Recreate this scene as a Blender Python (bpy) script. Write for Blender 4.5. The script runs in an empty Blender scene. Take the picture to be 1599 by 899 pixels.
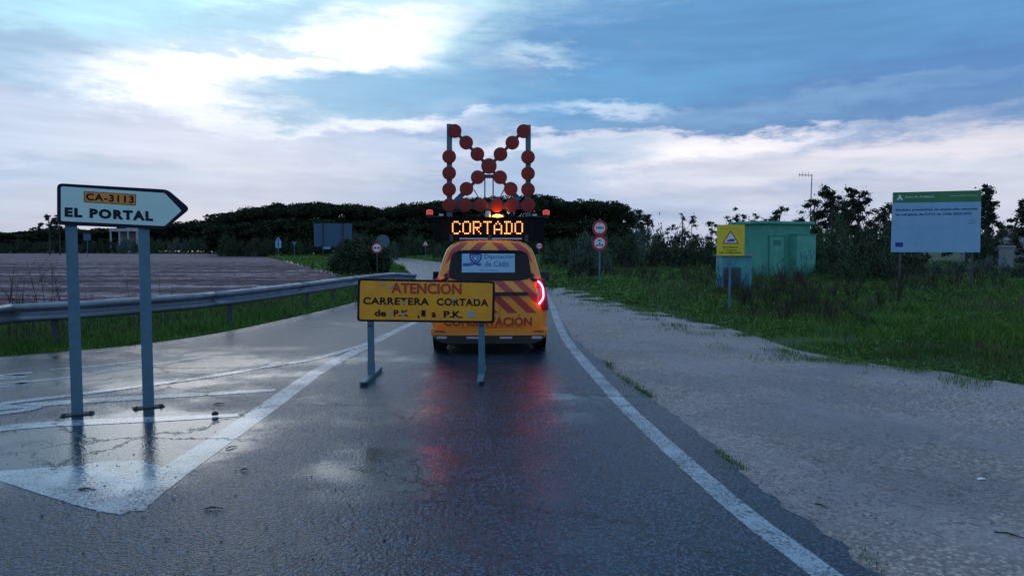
import bpy, bmesh, math, random
import numpy as np
from mathutils import Vector, Matrix, noise as mnoise
R = math.radians
sc = bpy.context.scene
C = sc.collection
rnd = random.Random(7)

# ------------------------------------------------------------------ camera, exposure
H, F, PITCH = 1.70, 1150.0, math.atan((449.5 - 385.0) / 1150.0)
cam = bpy.data.cameras.new('camera'); camo = bpy.data.objects.new('camera', cam); C.objects.link(camo)
camo.location = (0, 0, H); camo.rotation_euler = (math.pi / 2 - PITCH, 0, 0)
cam.sensor_width = 36; cam.lens = 36 * F / 1599; cam.clip_end = 5000; cam.clip_start = 0.05
sc.camera = camo
sc.view_settings.view_transform = 'Standard'; sc.view_settings.look = 'None'
sc.view_settings.exposure = 0.32; sc.view_settings.gamma = 1.0
sc.view_settings.use_curve_mapping = False
sc.render.engine = 'CYCLES'
sc.cycles.max_bounces = 6; sc.cycles.diffuse_bounces = 3; sc.cycles.glossy_bounces = 3
sc.cycles.transparent_max_bounces = 6; sc.cycles.caustics_reflective = False; sc.cycles.caustics_refractive = False
sc.cycles.use_denoising = True; sc.cycles.sample_clamp_indirect = 4.0

def ray(px, py):
    """direction of the view through a point of the photograph (1599 x 899)"""
    u, v = (px - 799.5) / F, (py - 449.5) / F
    return Vector((u, math.cos(PITCH) - v * math.sin(PITCH), -(math.sin(PITCH) + v * math.cos(PITCH))))
def G(px, py, z=0.0):
    d = ray(px, py); t = (z - H) / d.z
    return Vector((d.x * t, d.y * t, z))
def AT(px, py, Y):
    d = ray(px, py); t = Y / d.y
    return Vector((d.x * t, Y, H + d.z * t))
def ONP(px, py, p0, n):
    """where the view ray meets the vertical plane through p0 with normal n"""
    d = ray(px, py); o = Vector((0, 0, H)); t = (Vector(p0) - o).dot(n) / d.dot(n)
    return o + d * t
def azel(px, py):
    d = ray(px, py).normalized()
    return math.degrees(math.atan2(d.x, d.y)), math.degrees(math.asin(d.z))
def lin(r, g, b):
    f = lambda c: (c / 255 / 12.92) if c / 255 <= 0.04045 else ((c / 255 + 0.055) / 1.055) ** 2.4
    return (f(r), f(g), f(b))

# ------------------------------------------------------------------ node expressions
class E:
    def __init__(s, nt, sock): s.nt, s.s = nt, sock
    def _m(s, op, o=None, o2=None, clamp=False):
        n = s.nt.nodes.new('ShaderNodeMath'); n.operation = op; n.use_clamp = clamp
        for i, a in enumerate((s, o, o2)):
            if a is None: continue
            if isinstance(a, E): s.nt.links.new(a.s, n.inputs[i])
            else: n.inputs[i].default_value = a
        return E(s.nt, n.outputs[0])
    def __add__(s, o): return s._m('ADD', o)
    __radd__ = __add__
    def __mul__(s, o): return s._m('MULTIPLY', o)
    __rmul__ = __mul__
    def __sub__(s, o): return s._m('SUBTRACT', o)
    def __rsub__(s, o): return (s * -1.0) + o
    def __truediv__(s, o): return s._m('DIVIDE', o)
    def pw(s, o): return s._m('POWER', o)
    def mx(s, o): return s._m('MAXIMUM', o)
    def mn(s, o): return s._m('MINIMUM', o)
    def ab(s): return s._m('ABSOLUTE')
    def frac(s): return s._m('FRACT')
    def gt(s, o): return s._m('GREATER_THAN', o)
    def lt(s, o): return s._m('LESS_THAN', o)
    def sin(s): return s._m('SINE')
    def sqrt(s): return s._m('SQRT')
    def smooth(s, a, b, lo=0.0, hi=1.0):
        n = s.nt.nodes.new('ShaderNodeMapRange'); n.interpolation_type = 'SMOOTHSTEP'
        s.nt.links.new(s.s, n.inputs[0])
        if b < a: a, b, lo, hi = b, a, hi, lo
        for i, v in enumerate((a, b, lo, hi)): n.inputs[i + 1].default_value = v
        return E(s.nt, n.outputs[0])
def sep(nt, sock):
    n = nt.nodes.new('ShaderNodeSeparateXYZ'); nt.links.new(sock, n.inputs[0])
    return [E(nt, n.outputs[i]) for i in range(3)]
def comb(nt, x, y, z=0.0):
    n = nt.nodes.new('ShaderNodeCombineXYZ')
    for i, a in enumerate((x, y, z)):
        if isinstance(a, E): nt.links.new(a.s, n.inputs[i])
        else: n.inputs[i].default_value = a
    return n.outputs[0]
def noise(nt, vec, scale, detail=3.0, rough=0.55, dist=0.0):
    n = nt.nodes.new('ShaderNodeTexNoise'); n.inputs['Scale'].default_value = scale
    n.inputs['Detail'].default_value = detail; n.inputs['Roughness'].default_value = rough
    n.inputs['Distortion'].default_value = dist
    if vec is not None: nt.links.new(vec, n.inputs['Vector'])
    return E(nt, n.outputs[0])
def voro(nt, vec, scale, feature='F1'):
    n = nt.nodes.new('ShaderNodeTexVoronoi'); n.feature = feature; n.inputs['Scale'].default_value = scale
    if vec is not None: nt.links.new(vec, n.inputs['Vector'])
    return E(nt, n.outputs['Distance'])
def mix(nt, fac, a, b, mode='MIX'):
    n = nt.nodes.new('ShaderNodeMix'); n.data_type = 'RGBA'; n.blend_type = mode; n.clamp_factor = True
    if isinstance(fac, E): nt.links.new(fac.s, n.inputs[0])
    else: n.inputs[0].default_value = fac
    for i, c in ((6, a), (7, b)):
        if isinstance(c, (tuple, list)): n.inputs[i].default_value = (*c[:3], 1)
        else: nt.links.new(c, n.inputs[i])
    return n.outputs[2]

# ------------------------------------------------------------------ sky (Nishita under broken evening cloud) and the low sun
SUN_AZ, SUN_EL = -22.0, 13.0
w = bpy.data.worlds.new('World'); sc.world = w; w.use_nodes = True
nt = w.node_tree; nt.nodes.clear()
tc = nt.nodes.new('ShaderNodeTexCoord').outputs['Generated']
X, Y_, Z_ = sep(nt, tc)
az = X._m('ARCTAN2', Y_) * (180 / math.pi)
el = Z_.mx(-1.0).mn(1.0)._m('ARCSINE') * (180 / math.pi)
sky = nt.nodes.new('ShaderNodeTexSky'); sky.sky_type = 'NISHITA'; sky.sun_disc = False
sky.sun_elevation = R(SUN_EL); sky.sun_rotation = R(SUN_AZ)
# cloud layer, in degrees of azimuth and elevation; the noise itself is sampled on a flat cloud deck so it converges to the horizon
dk = comb(nt, X / (Z_.mx(0.0) + 0.16), Y_ / (Z_.mx(0.0) + 0.16), 0.0)
nA = noise(nt, dk, 0.9, 5, 0.55)
wv = comb(nt, az * 0.035, el * 0.12, 3.1)
n1 = noise(nt, wv, 1.6, 5, 0.6) - 0.5
n2 = noise(nt, comb(nt, az * 0.03, el * 0.12, 8.7), 1.8, 5, 0.6) - 0.5
n3 = noise(nt, comb(nt, az * 0.06, el * 0.26, 5.2), 3.2, 6, 0.65) - 0.5
n4 = noise(nt, comb(nt, az * 0.10, el * 0.30, 1.7), 3.0, 6, 0.62) - 0.5
waz = az + n1 * 15.0 + n4 * 5.0
wel = el + n2 * 5.0 + n4 * 3.0
def S(c, k=1.0): return tuple(v * k for v in lin(*c))
# the base: pale towards the horizon, blue grey cloud above
base = mix(nt, el.smooth(0, 9), S((158, 180, 210)), S((174, 192, 220)))
base = mix(nt, el.smooth(10, 20), base, S((162, 200, 230)))
base = mix(nt, el.smooth(16, 26), base, S((62, 126, 190)))
base = mix(nt, el.smooth(30, 70), base, S((190, 222, 248)))  # overhead sky, out of view, brightened to raise the light on the ground
base = mix(nt, az.smooth(3, 22) * el.smooth(14, 4), base, S((200, 204, 220)))
base = mix(nt, (nA.smooth(0.42, 0.72)) * 0.45, base, S((104, 148, 196)))
col = base
def blob(col, px, py, rx, ry, rot, c, op=1.0, soft=0.55, k=1.0, na=0.9):
    a0, e0 = azel(px, py); sx, sy = rx / 20.0, ry / 20.0
    dx, dy = waz - a0, wel - e0
    cr, sr = math.cos(R(rot)), math.sin(R(rot))
    u = (dx * cr + dy * sr) / sx; v = (dy * cr - dx * sr) / sy
    d = (u * u + v * v).sqrt() + n3 * na
    return mix(nt, d.smooth(1.0 + soft * 0.5, 1.0 - soft) * op, col, S(c, k))
# (px, py, rx, ry, rot, colour, opacity, softness)
col = blob(col, 250, 10, 560, 70, 0, (172, 232, 248), 0.9, 0.8)
col = blob(col, 620, 15, 260, 70, 0, (205, 244, 252), 0.9, 0.8)
col = blob(col, 30, 190, 260, 90, 0, (182, 204, 230), 0.7, 0.8)
col = blob(col, 300, 220, 260, 60, 0, (186, 200, 224), 0.7, 0.9)
col = blob(col, 1330, 50, 680, 165, 4, (94, 147, 196), 1.0, 0.5)
col = blob(col, 960, 150, 300, 55, 0, (98, 158, 205), 0.95, 0.5)
col = blob(col, 1400, 165, 460, 48, 2, (104, 144, 190), 0.9, 0.5)
col = blob(col, 60, 72, 330, 26, -3, (146, 186, 218), 0.9, 0.8)
col = blob(col, 20, 110, 190, 30, -3, (150, 190, 222), 0.8, 0.8)
col = blob(col, 430, 45, 260, 30, 6, (150, 196, 226), 0.8, 0.6)
col = blob(col, 430, 132, 235, 56, 0, (252, 252, 252), 1.0, 0.8, 1.35)
col = blob(col, 500, 84, 200, 36, 16, (250, 253, 255), 1.0, 0.8, 1.2)
col = blob(col, 430, 156, 150, 30, 0, (250, 246, 244), 0.8, 0.9, 1.1)
col = blob(col, 560, 138, 230, 40, 8, (112, 170, 210), 0.95, 0.6)
col = blob(col, 360, 74, 170, 12, -4, (158, 192, 220), 0.7, 0.8)
col = blob(col, 560, 170, 160, 22, 6, (120, 172, 208), 0.8, 0.5)
col = blob(col, 840, 84, 60, 12, 0, (215, 240, 250), 0.5, 0.8)
col = blob(col, 1500, 105, 330, 40, 3, (88, 130, 184), 0.8, 0.9)
col = blob(col, 1250, 158, 330, 14, 4, (128, 168, 206), 0.6, 0.9)
col = blob(col, 940, 168, 130, 12, 0, (210, 226, 244), 0.7, 0.8)
col = blob(col, 650, 185, 120, 14, 4, (236, 240, 250), 0.85, 0.8)
col = blob(col, 1050, 216, 330, 16, 1, (238, 236, 245), 0.9, 0.7)
col = blob(col, 1080, 232, 160, 26, 5, (255, 248, 250), 0.9, 0.8)
col = blob(col, 1420, 236, 330, 26, 3, (232, 226, 232), 0.85, 0.8)
col = blob(col, 920, 236, 170, 24, 6, (160, 188, 216), 0.75, 0.7)
col = blob(col, 1450, 265, 150, 12, 0, (198, 205, 218), 0.7, 0.7)
col = blob(col, 1250, 275, 300, 20, 0, (222, 222, 232), 0.6, 0.9)
col = blob(col, 90, 262, 230, 20, 0, (150, 180, 212), 0.8, 0.8)
col = blob(col, 560, 255, 260, 10, 2, (186, 200, 222), 0.6, 0.8)
st1 = noise(nt, comb(nt, az * 0.05 + el * 0.12, el * 0.42, 4.4), 2.2, 6, 0.62)
st2 = noise(nt, comb(nt, az * 0.02, el * 0.10, 9.1), 2.0, 4, 0.6)
sh = (st1 - 0.5) * 0.42 + (st2 - 0.5) * 0.30 + 0.87
shade = comb(nt, sh.pw(1.05), sh, sh.pw(0.8))
mm = nt.nodes.new('ShaderNodeMix'); mm.data_type = 'RGBA'; mm.blend_type = 'MULTIPLY'; mm.inputs[0].default_value = 1
nt.links.new(col, mm.inputs[6]); nt.links.new(shade, mm.inputs[7]); col = mm.outputs[2]
# below the horizon: dim ground tone (never seen directly)
col = mix(nt, el.smooth(-0.5, -3.0), col, (0.03, 0.035, 0.04))
SKY_STRENGTH = 0.1
sk = nt.nodes.new('ShaderNodeMix'); sk.data_type = 'RGBA'; sk.blend_type = 'MULTIPLY'; sk.inputs[0].default_value = 1
nt.links.new(col, sk.inputs[6]); sk.inputs[7].default_value = (1 / SKY_STRENGTH,) * 3 + (1,)
bg = nt.nodes.new('ShaderNodeBackground'); bg.inputs['Strength'].default_value = SKY_STRENGTH
nt.links.new(mix(nt, 0.96, sky.outputs[0], sk.outputs[2]), bg.inputs['Color'])
wo = nt.nodes.new('ShaderNodeOutputWorld'); nt.links.new(bg.outputs[0], wo.inputs[0])
w.cycles.sampling_method = 'MANUAL'; w.cycles.sample_map_resolution = 1024

sl = bpy.data.lights.new('sun', 'SUN'); so = bpy.data.objects.new('sun', sl); C.objects.link(so)
sl.energy = 0.06; sl.angle = R(18); sl.color = (1.0, 0.97, 0.93)
sd = Vector((math.sin(R(SUN_AZ)) * math.cos(R(SUN_EL)), math.cos(R(SUN_AZ)) * math.cos(R(SUN_EL)), math.sin(R(SUN_EL))))
so.rotation_euler = (-sd).to_track_quat('-Z', 'Y').to_euler(); so.location = (0, 0, 30)

# ------------------------------------------------------------------ materials
MATS = {}
def base_mat(name):
    m = bpy.data.materials.new(name); m.use_nodes = True; nt = m.node_tree
    p = nt.nodes['Principled BSDF']; MATS[name] = m
    return m, nt, p
def objc(nt): return nt.nodes.new('ShaderNodeTexCoord').outputs['Object']
def bump(nt, p, h, strength, dist):
    b = nt.nodes.new('ShaderNodeBump'); b.inputs['Strength'].default_value = strength; b.inputs['Distance'].default_value = dist
    nt.links.new(h.s, b.inputs['Height']); nt.links.new(b.outputs[0], p.inputs['Normal']); return b
def mat(name, c, rough=0.5, metal=0.0, dirt=0.25, scale=6.0, bmp=0.0, c2=None, spec=0.5, coat=0.0, emit=None, es=0.0):
    """paint, metal, plastic ... with a little uneven dirt and gloss"""
    m, nt, p = base_mat(name); v = objc(nt)
    n = noise(nt, v, scale, 5, 0.62)
    f = n.smooth(0.35, 0.75)
    nt.links.new(mix(nt, f * dirt, c, c2 or tuple(x * 0.45 + 0.02 for x in c)), p.inputs['Base Color'])
    nt.links.new((f * 0.18 + (rough - 0.06)).s, p.inputs['Roughness'])
    p.inputs['Metallic'].default_value = metal; p.inputs['Specular IOR Level'].default_value = spec
    p.inputs['Coat Weight'].default_value = coat; p.inputs['Coat Roughness'].default_value = 0.15
    if bmp: bump(nt, p, noise(nt, v, scale * 8, 3), bmp, 0.01)
    if emit: p.inputs['Emission Color'].default_value = (*emit, 1); p.inputs['Emission Strength'].default_value = es
    return m
def foliage(name, c1, c2, rough=0.55, sc_=0.6):
    m, nt, p = base_mat(name)
    g = nt.nodes.new('ShaderNodeNewGeometry')
    r = E(nt, g.outputs['Random Per Island'])
    n = noise(nt, g.outputs['Position'], sc_, 3)
    nt.links.new(mix(nt, r * 0.6 + n.smooth(0.35, 0.65) * 0.4, c1, c2), p.inputs['Base Color'])
    p.inputs['Roughness'].default_value = rough; p.inputs['Specular IOR Level'].default_value = 0.25
    return m

mat('galvanised', (0.085, 0.19, 0.25), 0.5, 0.2, 0.5, 9, 0.1, (0.06, 0.13, 0.18))
mat('galvanised_rail', (0.19, 0.23, 0.28), 0.38, 0.4, 0.6, 3, 0.05, (0.10, 0.12, 0.15))
mat('dark_steel', (0.05, 0.055, 0.07), 0.5, 0.4)
mat('rusty_steel', (0.045, 0.038, 0.036), 0.7, 0.2, 0.6, 14)
mat('sign_face_pale', (0.58, 0.80, 0.72), 0.35, 0, 0.25, 5, 0, (0.40, 0.56, 0.52))
mat('sign_navy', (0.008, 0.010, 0.035), 0.5, spec=0.2)
mat('route_orange', (0.78, 0.27, 0.03), 0.35, 0, 0.2)
mat('works_yellow', (0.94, 0.38, 0.012), 0.34, 0, 0.45, 7, 0.02, (0.62, 0.23, 0.012))
mat('sign_black', (0.008, 0.008, 0.010), 0.5, spec=0.2)
mat('sign_red_print', (0.50, 0.035, 0.02), 0.45)
mat('sign_red', (0.55, 0.02, 0.035), 0.35)
mat('sign_white', (0.78, 0.80, 0.82), 0.4, 0, 0.3, 12)
mat('peeled_sheet', (0.30, 0.40, 0.46), 0.5, 0.2, 0.3, 20)
mat('sign_back', (0.05, 0.12, 0.20), 0.6, 0.1, 0.35, 1.2, 0.03, (0.04, 0.09, 0.15))
mat('sign_back_dull', (0.10, 0.16, 0.18), 0.55, 0.2)
mat('bright_yellow', (0.80, 0.62, 0.02), 0.38, 0, 0.25, 6)
mat('panel_paleblue', (0.24, 0.48, 0.70), 0.4, 0, 0.2, 2)
mat('panel_green', (0.01, 0.20, 0.07), 0.4, 0, 0.2, 2)
mat('print_blue', (0.02, 0.06, 0.22), 0.5)
mat('print_grey', (0.30, 0.42, 0.55), 0.5)
mat('eu_blue', (0.01, 0.02, 0.28), 0.5)
mat('hut_green', (0.09, 0.38, 0.27), 0.8, 0, 0.7, 1.5, 0.2, (0.05, 0.24, 0.19))
mat('hut_green_light', (0.12, 0.44, 0.31), 0.75, 0, 0.7, 2.0, 0.15, (0.06, 0.28, 0.24))
mat('hut_trim', (0.06, 0.30, 0.24), 0.7)
mat('kiosk_teal', (0.10, 0.36, 0.36), 0.7, 0, 0.5, 2.0, 0.1, (0.05, 0.22, 0.32))
mat('graffiti_blue', (0.06, 0.26, 0.34), 0.6, 0, 0.3)
mat('van_orange', (0.90, 0.26, 0.008), 0.28, 0, 0.12, 3, 0, (0.70, 0.19, 0.008), coat=0.5)
mat('van_yellow', (0.90, 0.38, 0.02), 0.3, 0, 0.12, 3, coat=0.4)
mat('van_red_print', (0.42, 0.025, 0.02), 0.4)
mat('black_plastic', (0.012, 0.012, 0.014), 0.45, 0, 0.2, 20, 0.1)
mat('black_gloss', (0.008, 0.008, 0.011), 0.08, 0, 0.1)
mat('tyre_rubber', (0.015, 0.015, 0.016), 0.75, 0, 0.3, 20, 0.2)
mat('wheel_rim', (0.25, 0.26, 0.28), 0.35, 0.8)
mat('silver_trim', (0.40, 0.44, 0.50), 0.3, 0.6)
mat('lamp_red', (0.38, 0.01, 0.02), 0.12, 0, 0.1)
mat('lamp_red_lit', (0.9, 0.1, 0.15), 0.3, 0, 0, emit=(1.0, 0.05, 0.15), es=28.0)
mat('lamp_clear', (0.55, 0.50, 0.55), 0.12, 0, 0.1)
mat('board_lens', (0.26, 0.014, 0.006), 0.6, 0, 0.2, 8, 0.05, (0.14, 0.008, 0.006))
mat('board_rim', (0.28, 0.03, 0.015), 0.5)
mat('board_black', (0.003, 0.003, 0.004), 0.6, spec=0.15)
mat('tinted_glass', (0.004, 0.005, 0.008), 0.18, 0, 0.1, spec=0.22)
mat('led_amber', (1, 0.6, 0.2), 0.4, 0, 0, emit=(1.0, 0.31, 0.075), es=2.7)
mat('led_halo', (0.03, 0.006, 0.003), 0.6)
mat('beacon_red', (0.55, 0.03, 0.02), 0.15, 0, 0.1, emit=(1.0, 0.06, 0.03), es=0.35)
mat('beacon_amber_lit', (1, 0.5, 0.1), 0.3, 0, 0, emit=(1.0, 0.30, 0.03), es=12.0)
mat('rear_sticker', (0.30, 0.56, 0.72), 0.35, 0, 0.2, 4)
mat('rail_post_steel', (0.06, 0.075, 0.085), 0.6, 0.2, 0.6, 9)
mat('bark', (0.075, 0.06, 0.05), 0.9, 0, 0.5, 8, 0.4)
mat('dry_stem', (0.055, 0.04, 0.035), 0.9)
mat('concrete', (0.26, 0.26, 0.26), 0.9, 0, 0.5, 3, 0.3)
mat('pale_render', (0.42, 0.44, 0.45), 0.85, 0, 0.4, 1)
foliage('pine_needles', (0.012, 0.020, 0.010), (0.040, 0.056, 0.024))
foliage('shrub_leaves', (0.022, 0.046, 0.018), (0.075, 0.12, 0.048))
foliage('grey_shrub_leaves', (0.045, 0.075, 0.055), (0.12, 0.16, 0.115))
foliage('dark_leaves', (0.016, 0.030, 0.014), (0.062, 0.090, 0.040))
MATS['pine_needles'].node_tree.nodes['Principled BSDF'].inputs['Specular IOR Level'].default_value = 0.08
foliage('weed_leaves', (0.030, 0.085, 0.014), (0.12, 0.24, 0.04), 0.5, 0.9)
foliage('tall_tree_leaves', (0.020, 0.028, 0.018), (0.060, 0.074, 0.046))
foliage('grass_blades', (0.030, 0.085, 0.010), (0.13, 0.26, 0.025), 0.5, 0.45)
foliage('dry_grass', (0.08, 0.06, 0.035), (0.15, 0.12, 0.07), 0.7, 0.5)
foliage('dry_twigs', (0.022, 0.016, 0.014), (0.060, 0.042, 0.034), 0.8, 0.5)

def stripes():
    m, nt, p = base_mat('van_chevrons'); v = objc(nt); x, y, z = sep(nt, v)
    a = ((x.ab() * 0.95 + z + 0.055) / 0.285).frac()
    s = a.smooth(0.47, 0.485) * a.smooth(1.0, 0.985)
    s = s * z.gt(0.66)
    n = noise(nt, v, 4, 4)
    c = mix(nt, s, (0.92, 0.31, 0.012), (0.46, 0.016, 0.016))
    nt.links.new(mix(nt, n.smooth(0.45, 0.8) * 0.12, c, (0.3, 0.2, 0.1)), p.inputs['Base Color'])
    p.inputs['Roughness'].default_value = 0.3; p.inputs['Coat Weight'].default_value = 0.4; p.inputs['Coat Roughness'].default_value = 0.15
stripes()

def wet_road(name, painted):
    """one wet surface: coarse stones, a patchy film of standing water, wheel tracks, fine cracks; paint only changes its colour"""
    m, nt, p = base_mat(name); v = objc(nt); x, y, z = sep(nt, v)
    big = noise(nt, v, 0.35, 4, 0.6); mid = noise(nt, v, 1.6, 5, 0.65)
    g = voro(nt, v, 46); g2 = noise(nt, v, 62, 2); g3 = noise(nt, v, 17, 3)
    def pool(cx, cy, rx, ry):
        a = (x - cx) / rx; b = (y - cy) / ry
        return (a * a + b * b).smooth(1.3, 0.2)
    film = big * 0.9 + mid * 0.42
    film = film + pool(-3.6, 6.2, 1.7, 1.5) * 0.24 + pool(-1.0, 5.6, 0.75, 1.0) * 0.16 + pool(0.3, 7.5, 0.6, 2.5) * 0.08 + pool(-1.2, 7.5, 0.6, 2.5) * 0.08 + pool(-5.0, 10.5, 4.0, 2.6) * 0.12 + y.smooth(24, 40) * -0.5
    wet = film.smooth(0.60, 0.90)
    stone = g.smooth(0.12, 0.58)
    c = mix(nt, stone, (0.100, 0.170, 0.250), (0.006, 0.018, 0.034))
    c = mix(nt, mid.smooth(0.42, 0.66) * 0.6, c, (0.034, 0.046, 0.060))
    c = mix(nt, wet * 0.5, c, (0.026, 0.034, 0.044))
    # old patching and hairline cracks
    vc = nt.nodes.new('ShaderNodeTexVoronoi'); vc.feature = 'DISTANCE_TO_EDGE'; vc.inputs['Scale'].default_value = 0.55
    nt.links.new(comb(nt, x + mid * 0.9, y + g3 * 0.25 + big * 0.6), vc.inputs['Vector'])
    crack = E(nt, vc.outputs['Distance']).smooth(0.010, 0.002) * big.smooth(0.45, 0.55)
    c = mix(nt, crack * 0.75, c, (0.008, 0.010, 0.013))
    if painted:
        w2 = noise(nt, v, 60, 3, 0.6); w1 = noise(nt, v, 2.2, 6, 0.7)
        wear = (w1 * 0.95 + w2 * 0.5 + g * 0.40).smooth(0.80, 1.18)
        c = mix(nt, wear * 0.92, (0.36, 0.42, 0.46), c)
        c = mix(nt, crack * 0.7, c, (0.03, 0.035, 0.04))
    nt.links.new(c, p.inputs['Base Color'])
    nt.links.new((wet * -0.13 + 0.165 + g3 * 0.05).s, p.inputs['Roughness'])
    p.inputs['IOR'].default_value = 1.36
    h = (g * -1.2 + g2 * 1.3 + noise(nt, v, 120, 2) * 0.7) * (wet * -0.86 + 1.0) * (0.6 if painted else 1.0) + g3 * 0.5 * (wet * -0.8 + 1.0) - crack * 0.8
    bump(nt, p, h, 0.8, 0.0060)
wet_road('wet_asphalt', False); wet_road('worn_road_paint', True)

def gravel():
    m, nt, p = base_mat('packed_gravel'); v = objc(nt)
    big = noise(nt, v, 0.45, 5, 0.6); st = voro(nt, v, 34); st2 = noise(nt, v, 60, 3); lump = noise(nt, v, 7, 4)
    wn = nt.nodes.new('ShaderNodeTexVoronoi'); wn.inputs['Scale'].default_value = 34; nt.links.new(v, wn.inputs['Vector'])
    rs = sep(nt, wn.outputs['Color'])[0]
    c = mix(nt, rs, (0.24, 0.175, 0.15), (0.56, 0.44, 0.385))
    c = mix(nt, st.smooth(0.25, 0.8) * 0.8, c, (0.16, 0.13, 0.12))
    c = mix(nt, big.smooth(0.42, 0.62) * 0.75, c, (0.17, 0.14, 0.135))
    x, y, z = sep(nt, v); mud = noise(nt, comb(nt, x * 1.0 + y * 0.35, y * 0.55), 0.55, 5, 0.6).smooth(0.50, 0.60)
    c = mix(nt, mud * 0.45, c, (0.30, 0.25, 0.25))
    c = mix(nt, noise(nt, v, 1.3, 5, 0.65).smooth(0.55, 0.75) * 0.4, c, (0.44, 0.39, 0.37))
    nt.links.new(c, p.inputs['Base Color'])
    wet = big.smooth(0.48, 0.70)
    nt.links.new((wet * -0.25 + 0.62).s, p.inputs['Roughness'])
    bump(nt, p, (st * -0.9 + st2 * 0.7) * (mud * -0.45 + 1.0) * 1.5 + lump * 0.9, 0.8, 0.009)
gravel()

def soil():
    m, nt, p = base_mat('ploughed_soil'); v = objc(nt); x, y, z = sep(nt, v)
    n = noise(nt, v, 1.2, 5, 0.65); n2 = noise(nt, v, 9, 4, 0.6)
    row = noise(nt, comb(nt, x * 0.10, y * 1.15 + x * 0.02, 0.0), 1.0, 4, 0.6)
    c = mix(nt, n.smooth(0.35, 0.7), (0.125, 0.048, 0.045), (0.23, 0.105, 0.10))
    c = mix(nt, row.smooth(0.47, 0.38) * 0.75, c, (0.035, 0.022, 0.026))
    c = mix(nt, (row.smooth(0.54, 0.62) * n2.smooth(0.40, 0.6)) * 0.8, c, (0.50, 0.36, 0.38))  # dark furrow shading and pale wet sheen on ridges, both painted into the colour
    rowc = ((y + x * 0.03) * (2 * math.pi / 1.75) + n * 5.0).sin() + ((y + x * 0.02) * (2 * math.pi / 6.1) + n * 4.0).sin() * 0.8
    c = mix(nt, rowc.smooth(-0.2, -1.2) * 0.7, c, (0.04, 0.022, 0.026)); c = mix(nt, rowc.smooth(0.8, 1.5) * n2.smooth(0.35, 0.6) * 0.75, c, (0.55, 0.42, 0.44))  # shade between rows and glints on their crests, put into the soil colour
    band = noise(nt, comb(nt, x * 0.012, y * 0.16 + x * 0.004), 1.0, 5, 0.7); band2 = noise(nt, comb(nt, x * 0.05, y * 0.5 + x * 0.01, 4.0), 1.0, 4, 0.65)
    c = mix(nt, band.smooth(0.55, 0.40) * 0.6, c, (0.045, 0.028, 0.032)); c = mix(nt, band2.smooth(0.54, 0.64) * 0.6, c, (0.44, 0.31, 0.32))
    nt.links.new(c, p.inputs['Base Color'])
    nt.links.new((n2 * 0.4 + 0.5).s, p.inputs['Roughness']); p.inputs['Specular IOR Level'].default_value = 0.4
    bump(nt, p, row * 2.0 + n2 * 0.6, 0.9, 0.12)
soil()

def turf():
    m, nt, p = base_mat('turf'); v = objc(nt)
    n = noise(nt, v, 0.5, 5, 0.6); n2 = noise(nt, v, 14, 4, 0.7)
    c = mix(nt, n.smooth(0.35, 0.65), (0.022, 0.060, 0.010), (0.070, 0.13, 0.022))
    c = mix(nt, n2.smooth(0.45, 0.7) * 0.6, c, (0.03, 0.028, 0.016))
    c = mix(nt, noise(nt, v, 0.17, 3).smooth(0.58, 0.7) * 0.5, c, (0.085, 0.075, 0.04))
    nt.links.new(c, p.inputs['Base Color']); p.inputs['Roughness'].default_value = 0.85
    bump(nt, p, n2 + n * 2, 0.8, 0.12)
turf()
def track():
    m, nt, p = base_mat('dirt_track'); v = objc(nt)
    n = noise(nt, v, 1.5, 5, 0.6)
    nt.links.new(mix(nt, n.smooth(0.35, 0.65), (0.22, 0.19, 0.17), (0.40, 0.37, 0.34)), p.inputs['Base Color']); p.inputs['Roughness'].default_value = 0.4
track()

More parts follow.
